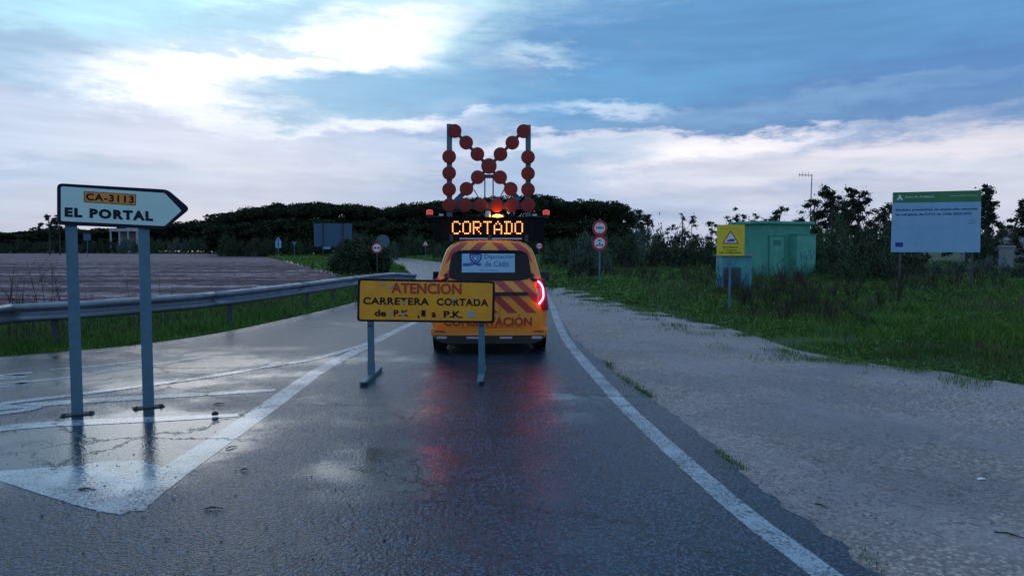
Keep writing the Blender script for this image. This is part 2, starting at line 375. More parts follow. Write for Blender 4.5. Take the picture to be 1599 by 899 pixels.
# ------------------------------------------------------------------ mesh helpers
class MB:
    def __init__(s): s.v, s.f = [], []
    def add(s, vs, fs):
        k = len(s.v); s.v += [tuple(p) for p in vs]; s.f += [tuple(i + k for i in f) for f in fs]; return s
    def box(s, c, d, rot=None):
        x, y, z = d[0] / 2, d[1] / 2, d[2] / 2
        vs = [Vector((a * x, b * y, e * z)) for a in (-1, 1) for b in (-1, 1) for e in (-1, 1)]
        if rot: vs = [rot @ p for p in vs]
        vs = [p + Vector(c) for p in vs]
        return s.add(vs, [(0, 1, 3, 2), (4, 6, 7, 5), (0, 4, 5, 1), (2, 3, 7, 6), (0, 2, 6, 4), (1, 5, 7, 3)])
    def tube(s, pts, r, n=8, cap=True):
        pts = [Vector(p) for p in pts]
        rs = r if isinstance(r, (list, tuple)) else [r] * len(pts)
        vs, fs = [], []; ref = None
        for i, p in enumerate(pts):
            d = (pts[min(i + 1, len(pts) - 1)] - pts[max(i - 1, 0)]).normalized()
            if ref is None: ref = Vector((1, 0, 0)) if abs(d.x) < 0.8 else Vector((0, 1, 0))
            a = (ref - d * ref.dot(d)).normalized(); b = d.cross(a); ref = a
            for k in range(n):
                t = 2 * math.pi * k / n; vs.append(p + (a * math.cos(t) + b * math.sin(t)) * rs[i])
        for i in range(len(pts) - 1):
            for k in range(n):
                fs.append((i * n + k, i * n + (k + 1) % n, (i + 1) * n + (k + 1) % n, (i + 1) * n + k))
        if cap: fs.append(tuple(range(n))[::-1]); fs.append(tuple((len(pts) - 1) * n + k for k in range(n)))
        return s.add(vs, fs)
    def prism(s, poly, y0, y1, M=None):
        """polygon in x,z (counter-clockwise seen from -y) with its face at y0 and back at y1"""
        n = len(poly); vs = [Vector((p[0], y0, p[1])) for p in poly] + [Vector((p[0], y1, p[1])) for p in poly]
        if M: vs = [M @ q for q in vs]
        fs = [tuple(range(n)), tuple(range(2 * n - 1, n - 1, -1))] + [(i, i + n, (i + 1) % n + n, (i + 1) % n) for i in range(n)]
        return s.add(vs, fs)
    def lathe(s, prof, c, axis='y', n=20):
        """profile (radius, along) revolved about an axis through c"""
        vs, fs = [], []
        for r_, t in prof:
            for k in range(n):
                a = 2 * math.pi * k / n; q = (r_ * math.cos(a), r_ * math.sin(a))
                p = {'y': (q[0], t, q[1]), 'x': (t, q[0], q[1]), 'z': (q[0], q[1], t)}[axis]
                vs.append(Vector(p) + Vector(c))
        for i in range(len(prof) - 1):
            for k in range(n): fs.append((i * n + k, i * n + (k + 1) % n, (i + 1) * n + (k + 1) % n, (i + 1) * n + k))
        fs.append(tuple(range(n))[::-1]); fs.append(tuple((len(prof) - 1) * n + k for k in range(n)))
        return s.add(vs, fs)
    def mesh(s, name, m, smooth=False, bevel=0):
        me = bpy.data.meshes.new(name); me.from_pydata(s.v, [], s.f)
        bm = bmesh.new(); bm.from_mesh(me); bmesh.ops.recalc_face_normals(bm, faces=bm.faces)
        if bevel:
            es = [e for e in bm.edges if len(e.link_faces) == 2 and e.calc_face_angle(0) > 0.6]
            bmesh.ops.bevel(bm, geom=es, offset=bevel, segments=2, profile=0.6, affect='EDGES', clamp_overlap=True)
        bm.to_mesh(me); bm.free()
        if smooth:
            for p in me.polygons: p.use_smooth = True
            try: me.set_sharp_from_angle(angle=R(38))
            except Exception: pass
        me.materials.append(MATS[m]); return me
    def build(s, name, m, parent=None, smooth=False, bevel=0, label=None):
        return obj(name, s.mesh(name, m, smooth, bevel), parent, label)
def obj(name, me, parent=None, label=None):
    o = bpy.data.objects.new(name, me); C.objects.link(o)
    if parent: o.parent = parent
    if label: o['label'] = label
    return o
def thing(name, label, cat, loc=(0, 0, 0), rz=0.0, group=None, data=None):
    o = bpy.data.objects.new(name, data); C.objects.link(o)
    o.location = loc; o.rotation_euler = (0, 0, rz); o['label'] = label; o['category'] = cat
    if group: o['group'] = group
    return o
def structure(o): o['kind'] = 'structure'; return o
def copy_tree(o, loc, rz=None, label=None, scale=None, parent=None):
    c = o.copy(); C.objects.link(c)
    if parent is not None: c.parent = parent
    else:
        c.location = loc
        if rz is not None: c.rotation_euler = (0, 0, rz)
        if label: c['label'] = label
        if scale: c.scale = scale
    for ch in [q for q in o.children]: copy_tree(ch, None, parent=c)
    return c
def fast_mesh(name, verts, faces_tri, m):
    """many loose triangles / quads from numpy: verts (N,3), faces (M,k)"""
    me = bpy.data.meshes.new(name); M_, k = faces_tri.shape
    me.vertices.add(len(verts)); me.vertices.foreach_set('co', verts.astype(np.float32).ravel())
    me.loops.add(M_ * k); me.loops.foreach_set('vertex_index', faces_tri.astype(np.int32).ravel())
    me.polygons.add(M_); me.polygons.foreach_set('loop_start', np.arange(0, M_ * k, k, dtype=np.int32))
    me.update(calc_edges=True); me.materials.append(MATS[m]); return me
def catmull(pts, step=None, n=6, closed=False):
    out = []; N = len(pts); P = [Vector(p) for p in pts]
    rng = range(N) if closed else range(N - 1)
    for i in rng:
        g = (lambda j: P[j % N]) if closed else (lambda j: P[min(max(j, 0), N - 1)])
        p0, p1, p2, p3 = g(i - 1), g(i), g(i + 1), g(i + 2)
        for k in range(n):
            t = k / n
            out.append(0.5 * ((2 * p1) + (p2 - p0) * t + (2 * p0 - 5 * p1 + 4 * p2 - p3) * t * t + (3 * p1 - p0 - 3 * p2 + p3) * t ** 3))
    if not closed: out.append(P[-1])
    return out
_txt = {}
SPACING = {'EL PORTAL': 1.22, 'CA-3113': 1.18, 'CARRETERA': 1.12, 'CORTADA': 1.12, 'CONSERVACIÓN': 1.05}
def text_geo(body, bold=0.03):
    key = (body, bold)
    if key in _txt: return _txt[key]
    if 'Ó' in body:                        # capital O and its accent are laid separately, so that heavy strokes stay clean
        i = body.index('Ó'); v, f = text_geo(body.replace('Ó', 'O'), bold)
        v = list(v); f = list(f); xl = 0.0
        w0 = max(a for a, b in text_geo(body[:i] + 'O', bold)[0]); w1 = min(a for a, b in text_geo('O', bold)[0]); w2 = max(a for a, b in text_geo('O', bold)[0]); top = max(b for a, b in v)
        cx = w0 - (w2 - w1) / 2; k = len(v)
        v += [(cx - 0.04, top + 0.05), (cx + 0.07, top + 0.05), (cx + 0.17, top + 0.22), (cx + 0.03, top + 0.22)]; f.append((k, k + 1, k + 2, k + 3))
        _txt[key] = (v, f); return v, f
    cu = bpy.data.curves.new('t', 'FONT'); cu.body = body; cu.size = 1; cu.space_character = SPACING.get(body, 1.0); cu.offset = bold; cu.resolution_u = 3; cu.fill_mode = 'FRONT'
    o = bpy.data.objects.new('t', cu); C.objects.link(o)
    bpy.context.view_layer.update()
    me = bpy.data.meshes.new_from_object(o.evaluated_get(bpy.context.evaluated_depsgraph_get()))
    v = [(p.co.x, p.co.y) for p in me.vertices]; f = [tuple(p.vertices) for p in me.polygons]
    bpy.data.objects.remove(o); bpy.data.curves.remove(cu); bpy.data.meshes.remove(me)
    _txt[key] = (v, f); return v, f
def put_text(mb, body, x0, x1, z0, z1, y, bold=0.03, fmap=None, fit='box'):
    """letters stretched to fill the box x0..x1, z0..z1 at depth y"""
    v, f = text_geo(body, bold)
    xs = [a for a, b in v]; zs = [b for a, b in v]
    ax, bx, az_, bz = min(xs), max(xs), min(zs), max(zs)
    sx = (x1 - x0) / (bx - ax); sz = (z1 - z0) / (bz - az_)
    out = []
    for a, b in v:
        X_, Z = x0 + (a - ax) * sx, z0 + (b - az_) * sz
        out.append((X_, y if fmap is None else fmap(X_, Z) + y, Z))
    k = len(mb.v); mb.v += out; mb.f += [tuple(i + k for i in q) for q in f]
def rrect(x0, x1, z0, z1, r, n=5):
    pts = []
    for cx, cz, a0 in ((x1 - r, z0 + r, -90), (x1 - r, z1 - r, 0), (x0 + r, z1 - r, 90), (x0 + r, z0 + r, 180)):
        for k in range(n + 1):
            a = R(a0 + 90 * k / n); pts.append((cx + r * math.cos(a), cz + r * math.sin(a)))
    return pts
def round_poly(poly, r, n=4):
    out = []; N = len(poly)
    for i in range(N):
        p = Vector(poly[i]); a = Vector(poly[i - 1]) - p; b = Vector(poly[(i + 1) % N]) - p
        la, lb = min(r, a.length * .45), min(r, b.length * .45)
        A = p + a.normalized() * la; B = p + b.normalized() * lb
        for k in range(n + 1):
            t = k / n; q = A * (1 - t) ** 2 + p * 2 * t * (1 - t) + B * t * t; out.append((q.x, q.y))
    return out
def disc(cx, cz, r, n=28): return [(cx + r * math.cos(2 * math.pi * k / n), cz + r * math.sin(2 * math.pi * k / n)) for k in range(n)]

# ------------------------------------------------------------------ ground: the wet road, the lay-by, the field, the verges
def sheet(name, pts, z, m, thick=0.0):
    me = bpy.data.meshes.new(name); bm = bmesh.new()
    vs = [bm.verts.new((p[0], p[1], z)) for p in pts]
    f = bm.faces.new(vs); bmesh.ops.triangulate(bm, faces=[f], ngon_method='EAR_CLIP')
    if thick:
        k = len(pts); lo = [bm.verts.new((p[0], p[1], z - thick)) for p in pts]
        for i in range(k): bm.faces.new((vs[i], vs[(i + 1) % k], lo[(i + 1) % k], lo[i]))
    bmesh.ops.recalc_face_normals(bm, faces=bm.faces)
    up = sum(q.normal.z * q.calc_area() for q in bm.faces)
    if up < 0: bmesh.ops.reverse_faces(bm, faces=bm.faces)
    bm.to_mesh(me); bm.free(); me.materials.append(MATS[m])
    return structure(obj(name, me))
def wob(pts, amp, fr, seed=0.0):
    out = []
    for p in pts:
        n = mnoise.noise(Vector((p[0] * fr, p[1] * fr, seed))); n2 = mnoise.noise(Vector((p[0] * fr, p[1] * fr, seed + 9)))
        out.append(Vector((p[0] + n * amp, p[1] + n2 * amp, 0)))
    return out
def dense(pts, step):
    out = []
    for a, b in zip(pts[:-1], pts[1:]):
        a, b = Vector(a), Vector(b); n = max(1, int((b - a).length / step))
        out += [a.lerp(b, k / n) for k in range(n)]
    return out + [Vector(pts[-1])]
V = lambda x, y: Vector((x, y, 0))
edge_left = [V(-60, -40), V(-32, -10), V(-20, 1), V(-12, 7.6), G(0, 557), G(240, 535), G(400, 508), G(560, 470), G(618, 447), G(639, 432), G(641, 426), G(628, 417), G(617, 413), G(600, 403.6), G(530, 402), G(447, 396), V(-160, 300), V(-400, 520)]
edge_far = [V(-400, 545), V(-150, 330), G(515, 392.6), G(600, 399), G(633, 402.3), G(687, 409.4), G(760, 420), G(822, 436), G(862, 452)]
edge_lay = [G(862, 452), G(860, 466), G(871, 493), G(892, 524), G(928, 555), G(980, 597), G(1033, 633), G(1095, 680), G(1142, 724), G(1236, 798), G(1309, 846), G(1387, 899), V(2.55, 2.4), V(4.2, -1), V(8, -7), V(20, -20)]
lay_top = [G(862, 452), G(875, 447.5), G(900, 450.5), G(960, 470), G(1050, 490), G(1150, 514), G(1250, 545), G(1330, 560), G(1440, 574), G(1599, 597), V(8.6, 7.6), V(13, 4.5), V(24, -4), V(40, -20)]
cl = catmull(edge_left, n=8); cf = catmull(edge_far, n=8); ce = catmull(edge_lay, n=10)
ce = [p + Vector((mnoise.noise(p * 1.3) * 0.05 + mnoise.noise(p * 5) * 0.045 + mnoise.noise(p * 16) * 0.02, 0, 0)) if 2 < p.y < 20 else p for p in dense(ce, 0.06)]
road_poly = cl + cf + ce[1:] + [V(-60, -60)]
sheet('road', road_poly, 0.0, 'wet_asphalt', 0.12)
lt = catmull(lay_top, n=8)
lt = [p + Vector((0, (mnoise.noise(p * 0.9) * 0.45 + mnoise.noise(p * 2.2) * 0.25 + mnoise.noise(p * 6) * 0.12) * min(1, p.y / 12 + .3), 0)) if p.y > 2 else p for p in dense(lt, 0.2)]
# the lay-by runs in under the edge of the asphalt and lies 25 mm lower
lay_poly = lt + [V(20, -24)] + [p + V(-0.25, 0) for p in ce[::-1]]
sheet('gravel_lay_by', lay_poly, -0.025, 'packed_gravel', 0.06)

def inside(P, poly):
    """numpy point in polygon"""
    x, y = P[:, 0], P[:, 1]; c = np.zeros(len(P), bool); n = len(poly)
    px = np.array([p[0] for p in poly]); py = np.array([p[1] for p in poly]); j = n - 1
    for i in range(n):
        cond = ((py[i] > y) != (py[j] > y)); 
        with np.errstate(divide='ignore', invalid='ignore'):
            t = (px[j] - px[i]) * (y - py[i]) / (py[j] - py[i]) + px[i]
        c ^= cond & (x < t); j = i
    return c
def dist_to(P, line):
    d = np.full(len(P), 1e9)
    L = np.array([(p[0], p[1]) for p in line])
    for a, b in zip(L[:-1], L[1:]):
        ab = b - a; l2 = (ab ** 2).sum() + 1e-12
        t = np.clip(((P - a) @ ab) / l2, 0, 1); q = a + t[:, None] * ab
        d = np.minimum(d, np.hypot(P[:, 0] - q[:, 0], P[:, 1] - q[:, 1]))
    return d
right_line = cf[::2] + lt[::4]
def vnoise(P, f, seed=0.0):
    return np.array([mnoise.noise(Vector((p[0] * f, p[1] * f, seed))) for p in P])
def hgt(P):
    """height of the verges"""
    d = np.minimum(dist_to(P, right_line), dist_to(P, cl[::2]))
    ins = inside(P, road_poly) | inside(P, lay_poly)
    m = np.clip(d / 5.0, 0, 1); m = m * m * (3 - 2 * m)
    right = np.clip((P[:, 0] + 0.10 * P[:, 1] + 2) / 6, 0, 1)
    h = -0.035 + m * right * (0.10 + 0.22 * vnoise(P, 0.16) + 0.10 * vnoise(P, 0.5, 3))
    return np.where(ins, -0.12, h)
xs = np.concatenate([-np.geomspace(1500, 26, 22), np.arange(-24, 48, 0.8), np.geomspace(50, 1500, 22)])
ys = np.concatenate([[-300, -120, -50, -20], np.arange(-8, 60, 0.8), np.geomspace(62, 2500, 34)])
XX, YY = np.meshgrid(xs, ys); P = np.stack([XX.ravel(), YY.ravel()], 1)
Z = hgt(P); nx, ny = len(xs), len(ys)
idx = np.arange(nx * ny).reshape(ny, nx)
q = np.stack([idx[:-1, :-1].ravel(), idx[:-1, 1:].ravel(), idx[1:, 1:].ravel(), idx[1:, :-1].ravel()], 1)
me = fast_mesh('ground', np.c_[P, Z - 0.03], q, 'turf')
for p in me.polygons: p.use_smooth = True
structure(obj('ground', me))

# ploughed field left of the guard rail, its furrows running across
fx0 = [V(-34, 8), V(-16.5, 10.2), G(0, 498) + V(-.2, 1.4), G(240, 478) + V(0, 1.2), G(420, 456), G(535, 437), G(495, 423), G(452, 410), G(420, 397.5), V(-70, 250), V(-110, 330), V(-900, 330), V(-600, 60), V(-90, 2)]
fp = [Vector((p[0], p[1], 0)) for p in catmull(fx0, n=4, closed=True)]
sheet('ploughed_field_base', fp, -0.02, 'ploughed_soil')
gx = np.concatenate([np.arange(-75, -3, 0.30)]); gy = np.arange(10, 95, 0.16)
XX, YY = np.meshgrid(gx, gy); P = np.stack([XX.ravel(), YY.ravel()], 1)
ok = inside(P, wob(fp, 0.3, 0.6))
rows = np.sin((YY.ravel() + XX.ravel() * 0.03) * 2 * math.pi / 0.95 + 0.7 * np.sin(XX.ravel() * .21))
cl1 = vnoise(P, 1.1, 4); cl2 = vnoise(P, 3.1, 6)
fade = np.clip((94 - YY.ravel()) / 35, 0, 1)
Zf = -0.012 + (0.042 + 0.07 * rows + 0.08 * np.abs(cl1) + 0.05 * cl2) * fade
nx, ny = len(gx), len(gy); idx = np.arange(nx * ny).reshape(ny, nx)
q = np.stack([idx[:-1, :-1].ravel(), idx[:-1, 1:].ravel(), idx[1:, 1:].ravel(), idx[1:, :-1].ravel()], 1)
q = q[ok[q].all(1)]
structure(obj('ploughed_field', fast_mesh('ploughed_field', np.c_[P, Zf], q, 'ploughed_soil')))
# dirt track that bounds the field
tr = catmull([G(548, 438), G(506, 425), G(462, 412), G(438, 402), G(418, 395.5), V(-105, 262)], n=8)
tw = [0.5, 0.8, 1.1, 1.2, 1.6, 3.0]
side = []
for i, p in enumerate(tr):
    a = tr[max(i - 1, 0)]; b = tr[min(i + 1, len(tr) - 1)]; d = (b - a).normalized(); n_ = Vector((-d.y, d.x, 0)); t = i / (len(tr) - 1) * 5; k = int(min(t, 4.999)); wd = tw[k] * (1 - t + k) + tw[k + 1] * (t - k)
    side.append((p + n_ * wd * (.5 + .4 * mnoise.noise(p * .4)), p - n_ * wd * (.5 + .4 * mnoise.noise(p * .4 + Vector((5, 5, 0))))))
sheet('dirt_track', [a for a, b in side] + [b for a, b in side[::-1]], 0.02, 'dirt_track')

# painted markings
def stripe_line(name, pts, widths, z=0.002):
    c = catmull(pts, n=10); N = len(c) - 1; L, Rr = [], []
    for i, p in enumerate(c):
        d = (c[min(i + 1, N)] - c[max(i - 1, 0)]).normalized(); n_ = Vector((-d.y, d.x, 0))
        t = i / N * (len(widths) - 1); k = int(min(t, len(widths) - 1.001)); wd = widths[k] * (1 - t + k) + widths[k + 1] * (t - k)
        j = mnoise.noise(p * 3) * 0.008
        L.append(p + n_ * (wd / 2 + j)); Rr.append(p - n_ * (wd / 2 - j))
    return sheet(name, L + Rr[::-1], z, 'worn_road_paint', 0.008)
stripe_line('edge_line', [V(1.95, 1.6), G(1293, 899), G(1184, 819), G(1100, 748), G(1022, 678), G(970, 628), G(915, 568), G(884, 529), G(868, 495), G(855, 462), V(1.0, 33)], [0.165] * 11)
stripe_line('island_line', [G(186, 798), G(262, 742), G(345, 686), G(420, 634), G(500, 578), G(570, 541), G(636, 508), G(700, 478), V(-2.6, 30)], [0.30, 0.27, 0.25, 0.24, 0.22, 0.20, 0.18, 0.16, 0.15])
# the island: a hatched painted wedge that ends in a solid tip
sheet('island_tip', wob([G(-60, 744), G(0, 736), G(60, 731), G(120, 726), G(170, 720), G(215, 719), G(245, 726), G(262, 736), G(212, 794), G(188, 803), G(165, 800), G(120, 788), G(75, 774), G(0, 752), G(-60, 744)][:-1], 0.03, 2), 0.0035, 'worn_road_paint', 0.008)
stripe_line('island_hatch', [G(-120, 690), G(0, 669), G(100, 661), G(250, 654), G(372, 648)], [0.26, 0.26, 0.24, 0.22, 0.14], 0.0035)
stripe_line('island_hatch', [G(-150, 655), G(0, 637), G(120, 627), G(300, 616), G(430, 609)], [0.26, 0.26, 0.25, 0.22, 0.14], 0.0035)
stripe_line('island_border', [V(-16, 2), G(-150, 660), G(0, 631), G(120, 616), G(241, 600), G(340, 586), G(415, 573), G(500, 558), G(590, 532)], [0.16] * 9, 0.005)
stripe_line('centre_line', [V(-17, 4), G(-120, 612), G(0, 599), G(113, 588), G(226, 571), G(325, 556)], [0.13] * 6)
stripe_line('centre_line', [V(-18, 5.5), G(-120, 598), G(0, 586), G(50, 581)], [0.13] * 4)
stripe_line('centre_line', [G(78, 577), G(150, 571), G(225, 563)], [0.13] * 3)
stripe_line('verge_line', [V(-15, 5.6), V(-11.5, 7.75), G(0, 560.5), G(240, 539), G(400, 513), G(560, 476)], [0.05] * 6)

# ------------------------------------------------------------------ direction sign on the island
p1, p2 = G(121, 647), G(232, 636)
dv = (p2 - p1); gap = dv.length; rz = math.atan2(dv.y, dv.x); ctr = (p1 + p2) / 2
t = thing('direction_sign', 'pale green arrow direction sign with navy border, on two posts on the road island', 'road sign', ctr, rz)
Mi = t.matrix_basis.inverted() if False else (Matrix.Translation(ctr) @ Matrix.Rotation(rz, 4, 'Z')).inverted()
nrm = Vector((-math.sin(rz), math.cos(rz), 0))
def loc(px, py, off=0.0, c=ctr, M=Mi, n=nrm):
    q = M @ ONP(px, py, c + n * off, n); return (q.x, q.z)
fo = -0.06
TL, TR, TIP, BR, BL = loc(89, 286, fo), loc(262, 296, fo), loc(297, 326, fo), loc(258, 358, fo), loc(89, 351, fo)
zt, zb = (TL[1] + TR[1]) / 2, (BL[1] + BR[1]) / 2
outl = [BL, BR, TIP, TR, TL]
cx_ = sum(a for a, b in outl) / 5; cz_ = sum(b for a, b in outl) / 5
MB().prism(round_poly(outl, 0.05), fo, fo + 0.03).build('sign_border', 'sign_navy', t)
inn = [loc(95, 345, fo), loc(257, 353, fo), loc(283.5, 329, fo), loc(257, 301.5, fo), loc(95, 291, fo)]
MB().prism(round_poly(inn, 0.018), fo - 0.003, fo + 0.01).build('sign_face', 'sign_face_pale', t)
a, b, c_, d_ = loc(131, 315.5, fo), loc(212, 321, fo), loc(212.5, 303.5, fo), loc(131, 298.5, fo)
MB().prism([a, b, c_, d_], fo - 0.005, fo - 0.001).build('route_plate_edge', 'sign_navy', t)
e = 0.006
MB().prism([(a[0] + e, a[1] + e), (b[0] - e, b[1] + e), (c_[0] - e, c_[1] - e), (d_[0] + e, d_[1] - e)], fo - 0.008, fo - 0.004).build('route_plate', 'route_orange', t)
mb = MB()
def text_q(mb, body, bl, br, tr_, tl, y, bold=0.03):
    k = len(mb.v); put_text(mb, body, 0, 1, 0, 1, y, bold)
    for i in range(k, len(mb.v)):
        u, yy, v = mb.v[i]
        x = (bl[0] * (1 - u) + br[0] * u) * (1 - v) + (tl[0] * (1 - u) + tr_[0] * u) * v
        z = (bl[1] * (1 - u) + br[1] * u) * (1 - v) + (tl[1] * (1 - u) + tr_[1] * u) * v
        mb.v[i] = (x, yy, z)
text_q(mb, 'CA-3113', loc(134, 312.5, fo), loc(209, 318, fo), loc(209, 306, fo), loc(134, 301.5, fo), fo - 0.011, 0.035)
mb.build('route_number_lettering', 'sign_black', t)
mb = MB(); text_q(mb, 'EL PORTAL', loc(101, 338.5, fo), loc(239, 345.5, fo), loc(238.5, 330, fo), loc(101, 323.5, fo), fo - 0.006, 0.06)
mb.build('place_name_lettering', 'sign_navy', t)
for s, pz in ((-1, zt - 0.05), (1, zt - 0.07)):
    m = MB(); x = s * gap / 2; th = 0.006
    m.box((x, -0.027, pz / 2), (0.105, 0.006, pz)).box((x - 0.0495, 0.002, pz / 2), (0.006, 0.052, pz)).box((x + 0.0495, 0.002, pz / 2), (0.006, 0.052, pz))
    m.box((x - 0.035, 0.031, pz / 2), (0.035, 0.006, pz)).box((x + 0.035, 0.031, pz / 2), (0.035, 0.006, pz))
    po = m.build('post', 'galvanised', t)
    MB().box((x, 0, 0.006), (0.30, 0.15, 0.007), Matrix.Rotation(0.06 * s, 3, 'Z')).build('base_plate', 'rusty_steel', t, bevel=0.003)
    for bx_ in (-0.14, 0.14):
        MB().lathe([(0.016, 0.014), (0.016, 0.032), (0.008, 0.036)], (x + bx_ * .85, -0.03, -0.006), 'z', 6).build('anchor_bolt', 'rusty_steel', t)
    for zc in (zt - 0.10, zb + 0.10):
        MB().box((x, 0.0, zc), (0.13, 0.085, 0.03)).build('clamp', 'galvanised', t, bevel=0.003)

# ------------------------------------------------------------------ portable closure sign in the lane
fl, fr = (G(563, 604) + G(595, 577)) / 2, (G(750, 602) + G(754, 576)) / 2
fl.z = fr.z = 0
dv = fr - fl; rz = math.atan2(dv.y, dv.x); ctr = (fl + fr) / 2; gap = dv.length
t = thing('closure_sign', 'yellow road closure board with black border standing in the lane behind the van', 'road sign', ctr, rz)
Mi2 = (Matrix.Translation(ctr) @ Matrix.Rotation(rz, 4, 'Z')).inverted(); nrm2 = Vector((-math.sin(rz), math.cos(rz), 0))
fo = -0.05
L2 = lambda px, py: loc(px, py, fo, ctr, Mi2, nrm2)
MB().prism(round_poly([L2(557.5, 501.5), L2(772, 504.5), L2(773, 439), L2(559, 434.5)], 0.045), fo, fo + 0.022).build('board_border', 'sign_black', t)
MB().prism(round_poly([L2(561, 498.5), L2(768, 501), L2(769.5, 442), L2(562.5, 438)], 0.03), fo - 0.003, fo + 0.008).build('board_face', 'works_yellow', t)
mb = MB(); text_q(mb, 'ATENCIÓN', L2(611, 458), L2(721, 460), L2(721, 437.5), L2(611, 436.5), fo - 0.006, 0.035); mb.build('warning_lettering', 'sign_red_print', t)
mb = MB()
word = lambda: (mb.build('closure_word', 'sign_black', t), mb.v.clear(), mb.f.clear())
text_q(mb, 'CARRETERA', L2(567, 475), L2(670, 476.5), L2(670, 465), L2(567.5, 463.5), fo - 0.006, 0.035); word()
text_q(mb, 'CORTADA', L2(682, 476.8), L2(762.5, 478.2), L2(762.5, 466.5), L2(682, 465.2), fo - 0.006, 0.035); word()
text_q(mb, 'de', L2(585, 493.5), L2(603, 494), L2(603, 483.5), L2(585, 483), fo - 0.006, 0.035); word()
text_q(mb, 'P.K', L2(615, 493.5), L2(638, 494), L2(638, 484), L2(615, 483.5), fo - 0.006, 0.035); word()
text_q(mb, ',', L2(652, 498), L2(655, 498), L2(655, 492), L2(652, 492), fo - 0.006, 0.03); word()
text_q(mb, 'a', L2(674, 495), L2(681, 495.3), L2(681, 487.5), L2(674, 487.2), fo - 0.006, 0.035); word()
text_q(mb, 'P.K.', L2(693, 496), L2(722, 496.5), L2(722, 485.5), L2(693, 485), fo - 0.006, 0.035); word()
mb.prism([L2(658, 493.5), L2(664.5, 494), L2(664.5, 484), L2(658, 484)], fo - 0.006, fo - 0.002)
mb.build('covered_figure', 'sign_black', t)
for pts in ([(593, 443), (601, 440.5), (602, 443.5), (595, 446)], [(606, 448), (612, 445), (615, 447), (610, 450.5)], [(730, 487), (741, 486), (742, 494.5), (729, 494)],
            [(703, 466.8), (711, 465), (714, 467.5), (706, 468.8)], [(626, 489), (631, 487.5), (633, 491), (628, 493.5)], [(608, 486), (613, 485.5), (612, 489), (608, 489)], [(628, 471), (631, 470), (632, 475), (629, 475.5)],
            [(694, 499), (697, 497.5), (702, 499), (697, 500)], [(710, 495.6), (714, 494.4), (716, 496.6), (712, 497.4)], [(742, 466), (747, 465.2), (748, 467), (743, 467.4)], [(754, 457), (756, 456), (756.6, 458), (755, 458.6)], [(609, 496), (613, 495), (614, 497.6), (610, 498)]):
    q = [L2(*p) for p in pts]
    if sum(a[0] * b[1] - b[0] * a[1] for a, b in zip(q, q[1:] + q[:1])) < 0: q = q[::-1]
    MB().prism(q, fo - 0.009, fo - 0.0055).build('peeled_patch', 'peeled_sheet', t)
zt = L2(660, 437)[1]; zb = L2(660, 503)[1]
for s in (-1, 1):
    x = s * gap / 2
    MB().box((x, -0.008, (zt - 0.06) / 2 + 0.05), (0.085, 0.04, zt - 0.14)).build('post', 'galvanised', t, bevel=0.006)
    # telescoping sleeve and clamp where the post enters the foot
    MB().box((x, -0.008, 0.135), (0.094, 0.052, 0.17)).build('post_sleeve', 'galvanised', t, bevel=0.004)
    MB().box((x, 0.0, 0.027), (0.078, 1.14, 0.05), Matrix.Rotation(-rz, 3, 'Z')).build('foot', 'galvanised', t, bevel=0.006)
    MB().box((x, -0.575, 0.027), (0.066, 0.02, 0.038)).build('foot_cap', 'black_plastic', t, bevel=0.004)
    for zc in (zt - 0.09, zb + 0.09):
        MB().box((x, -0.012, zc), (0.12, 0.06, 0.028)).build('clamp', 'dark_steel', t, bevel=0.003)
    MB().box((x, -0.033, zb - 0.045), (0.06, 0.012, 0.03)).build('bolt_plate', 'dark_steel', t)

# ------------------------------------------------------------------ the road works van
VX, VY = -0.355, 11.5
van = thing('road_works_van', 'orange van with red chevrons and illuminated roof boards, stopped in the lane', 'van', (VX, VY, 0), R(1.0))
PROF = [(0.20, 0.80), (0.26, 0.875), (0.40, 0.905), (0.60, 0.915), (0.80, 0.905), (0.98, 0.88), (1.12, 0.845), (1.22, 0.815), (1.40, 0.765), (1.56, 0.715), (1.66, 0.67), (1.73, 0.60), (1.775, 0.50), (1.80, 0.32), (1.81, 0.0)]
def hw(z):
    for (z0, a), (z1, b) in zip(PROF[:-1], PROF[1:]):
        if z <= z1: return a + (b - a) * (z - z0) / (z1 - z0)
    return 0
def ry(x, z):
    """rear surface: bowed in plan, leaning forward above the waist"""
    return 0.05 * (x / 0.9) ** 2 + max(0, z - 1.0) * 0.13 + max(0, z - 1.55) ** 2 * 1.2
sect = [(b, z) for z, b in PROF] + [(-b, z) for z, b in PROF[-2::-1]]
NS = len(sect)
vs, fs = [], []
def ring(scale, yfun, top=1.81, wide=1.0, low=0.20):
    for x, z in sect:
        z2 = 1.0 + (z - 1.0) * scale; x2 = x * scale * wide
        z2 = low + (z2 - 0.20) * (top - low) / 1.61
        vs.append((x2, yfun(x2, z2), z2))
for scl, off in ((0.02, 0), (0.4, 0), (0.75, 0), (0.93, 0.0), (0.97, 0.012), (0.99, 0.035)): ring(scl, lambda x, z, o=off: ry(x, z) + o)
for y, top, wide, low in ((0.12, 1.81, 1.0, .2), (0.5, 1.82, 1.0, .2), (1.5, 1.83, 1.0, .2), (2.6, 1.81, 1.0, .2), (2.95, 1.74, 1.0, .2), (3.3, 1.45, 1.0, .2), (3.65, 1.16, 1.0, .2), (4.0, 1.06, .99, .2), (4.3, .92, .95, .2), (4.42, .78, .88, .22), (4.47, .62, .7, .3), (4.48, 0.5, .1, .42)):
    ring(1.0, lambda x, z, y_=y: y_ + (max(0, z - 1.0) * 0.13 + max(0, z - 1.55) ** 2 * 1.2) * (1 if y_ < 0.3 else (0.4 if y_ < 1 else 0)), top, wide, low)
nr = len(vs) // NS
for i in range(nr - 1):
    for k in range(NS): fs.append((i * NS + k, i * NS + (k + 1) % NS, (i + 1) * NS + (k + 1) % NS, (i + 1) * NS + k))
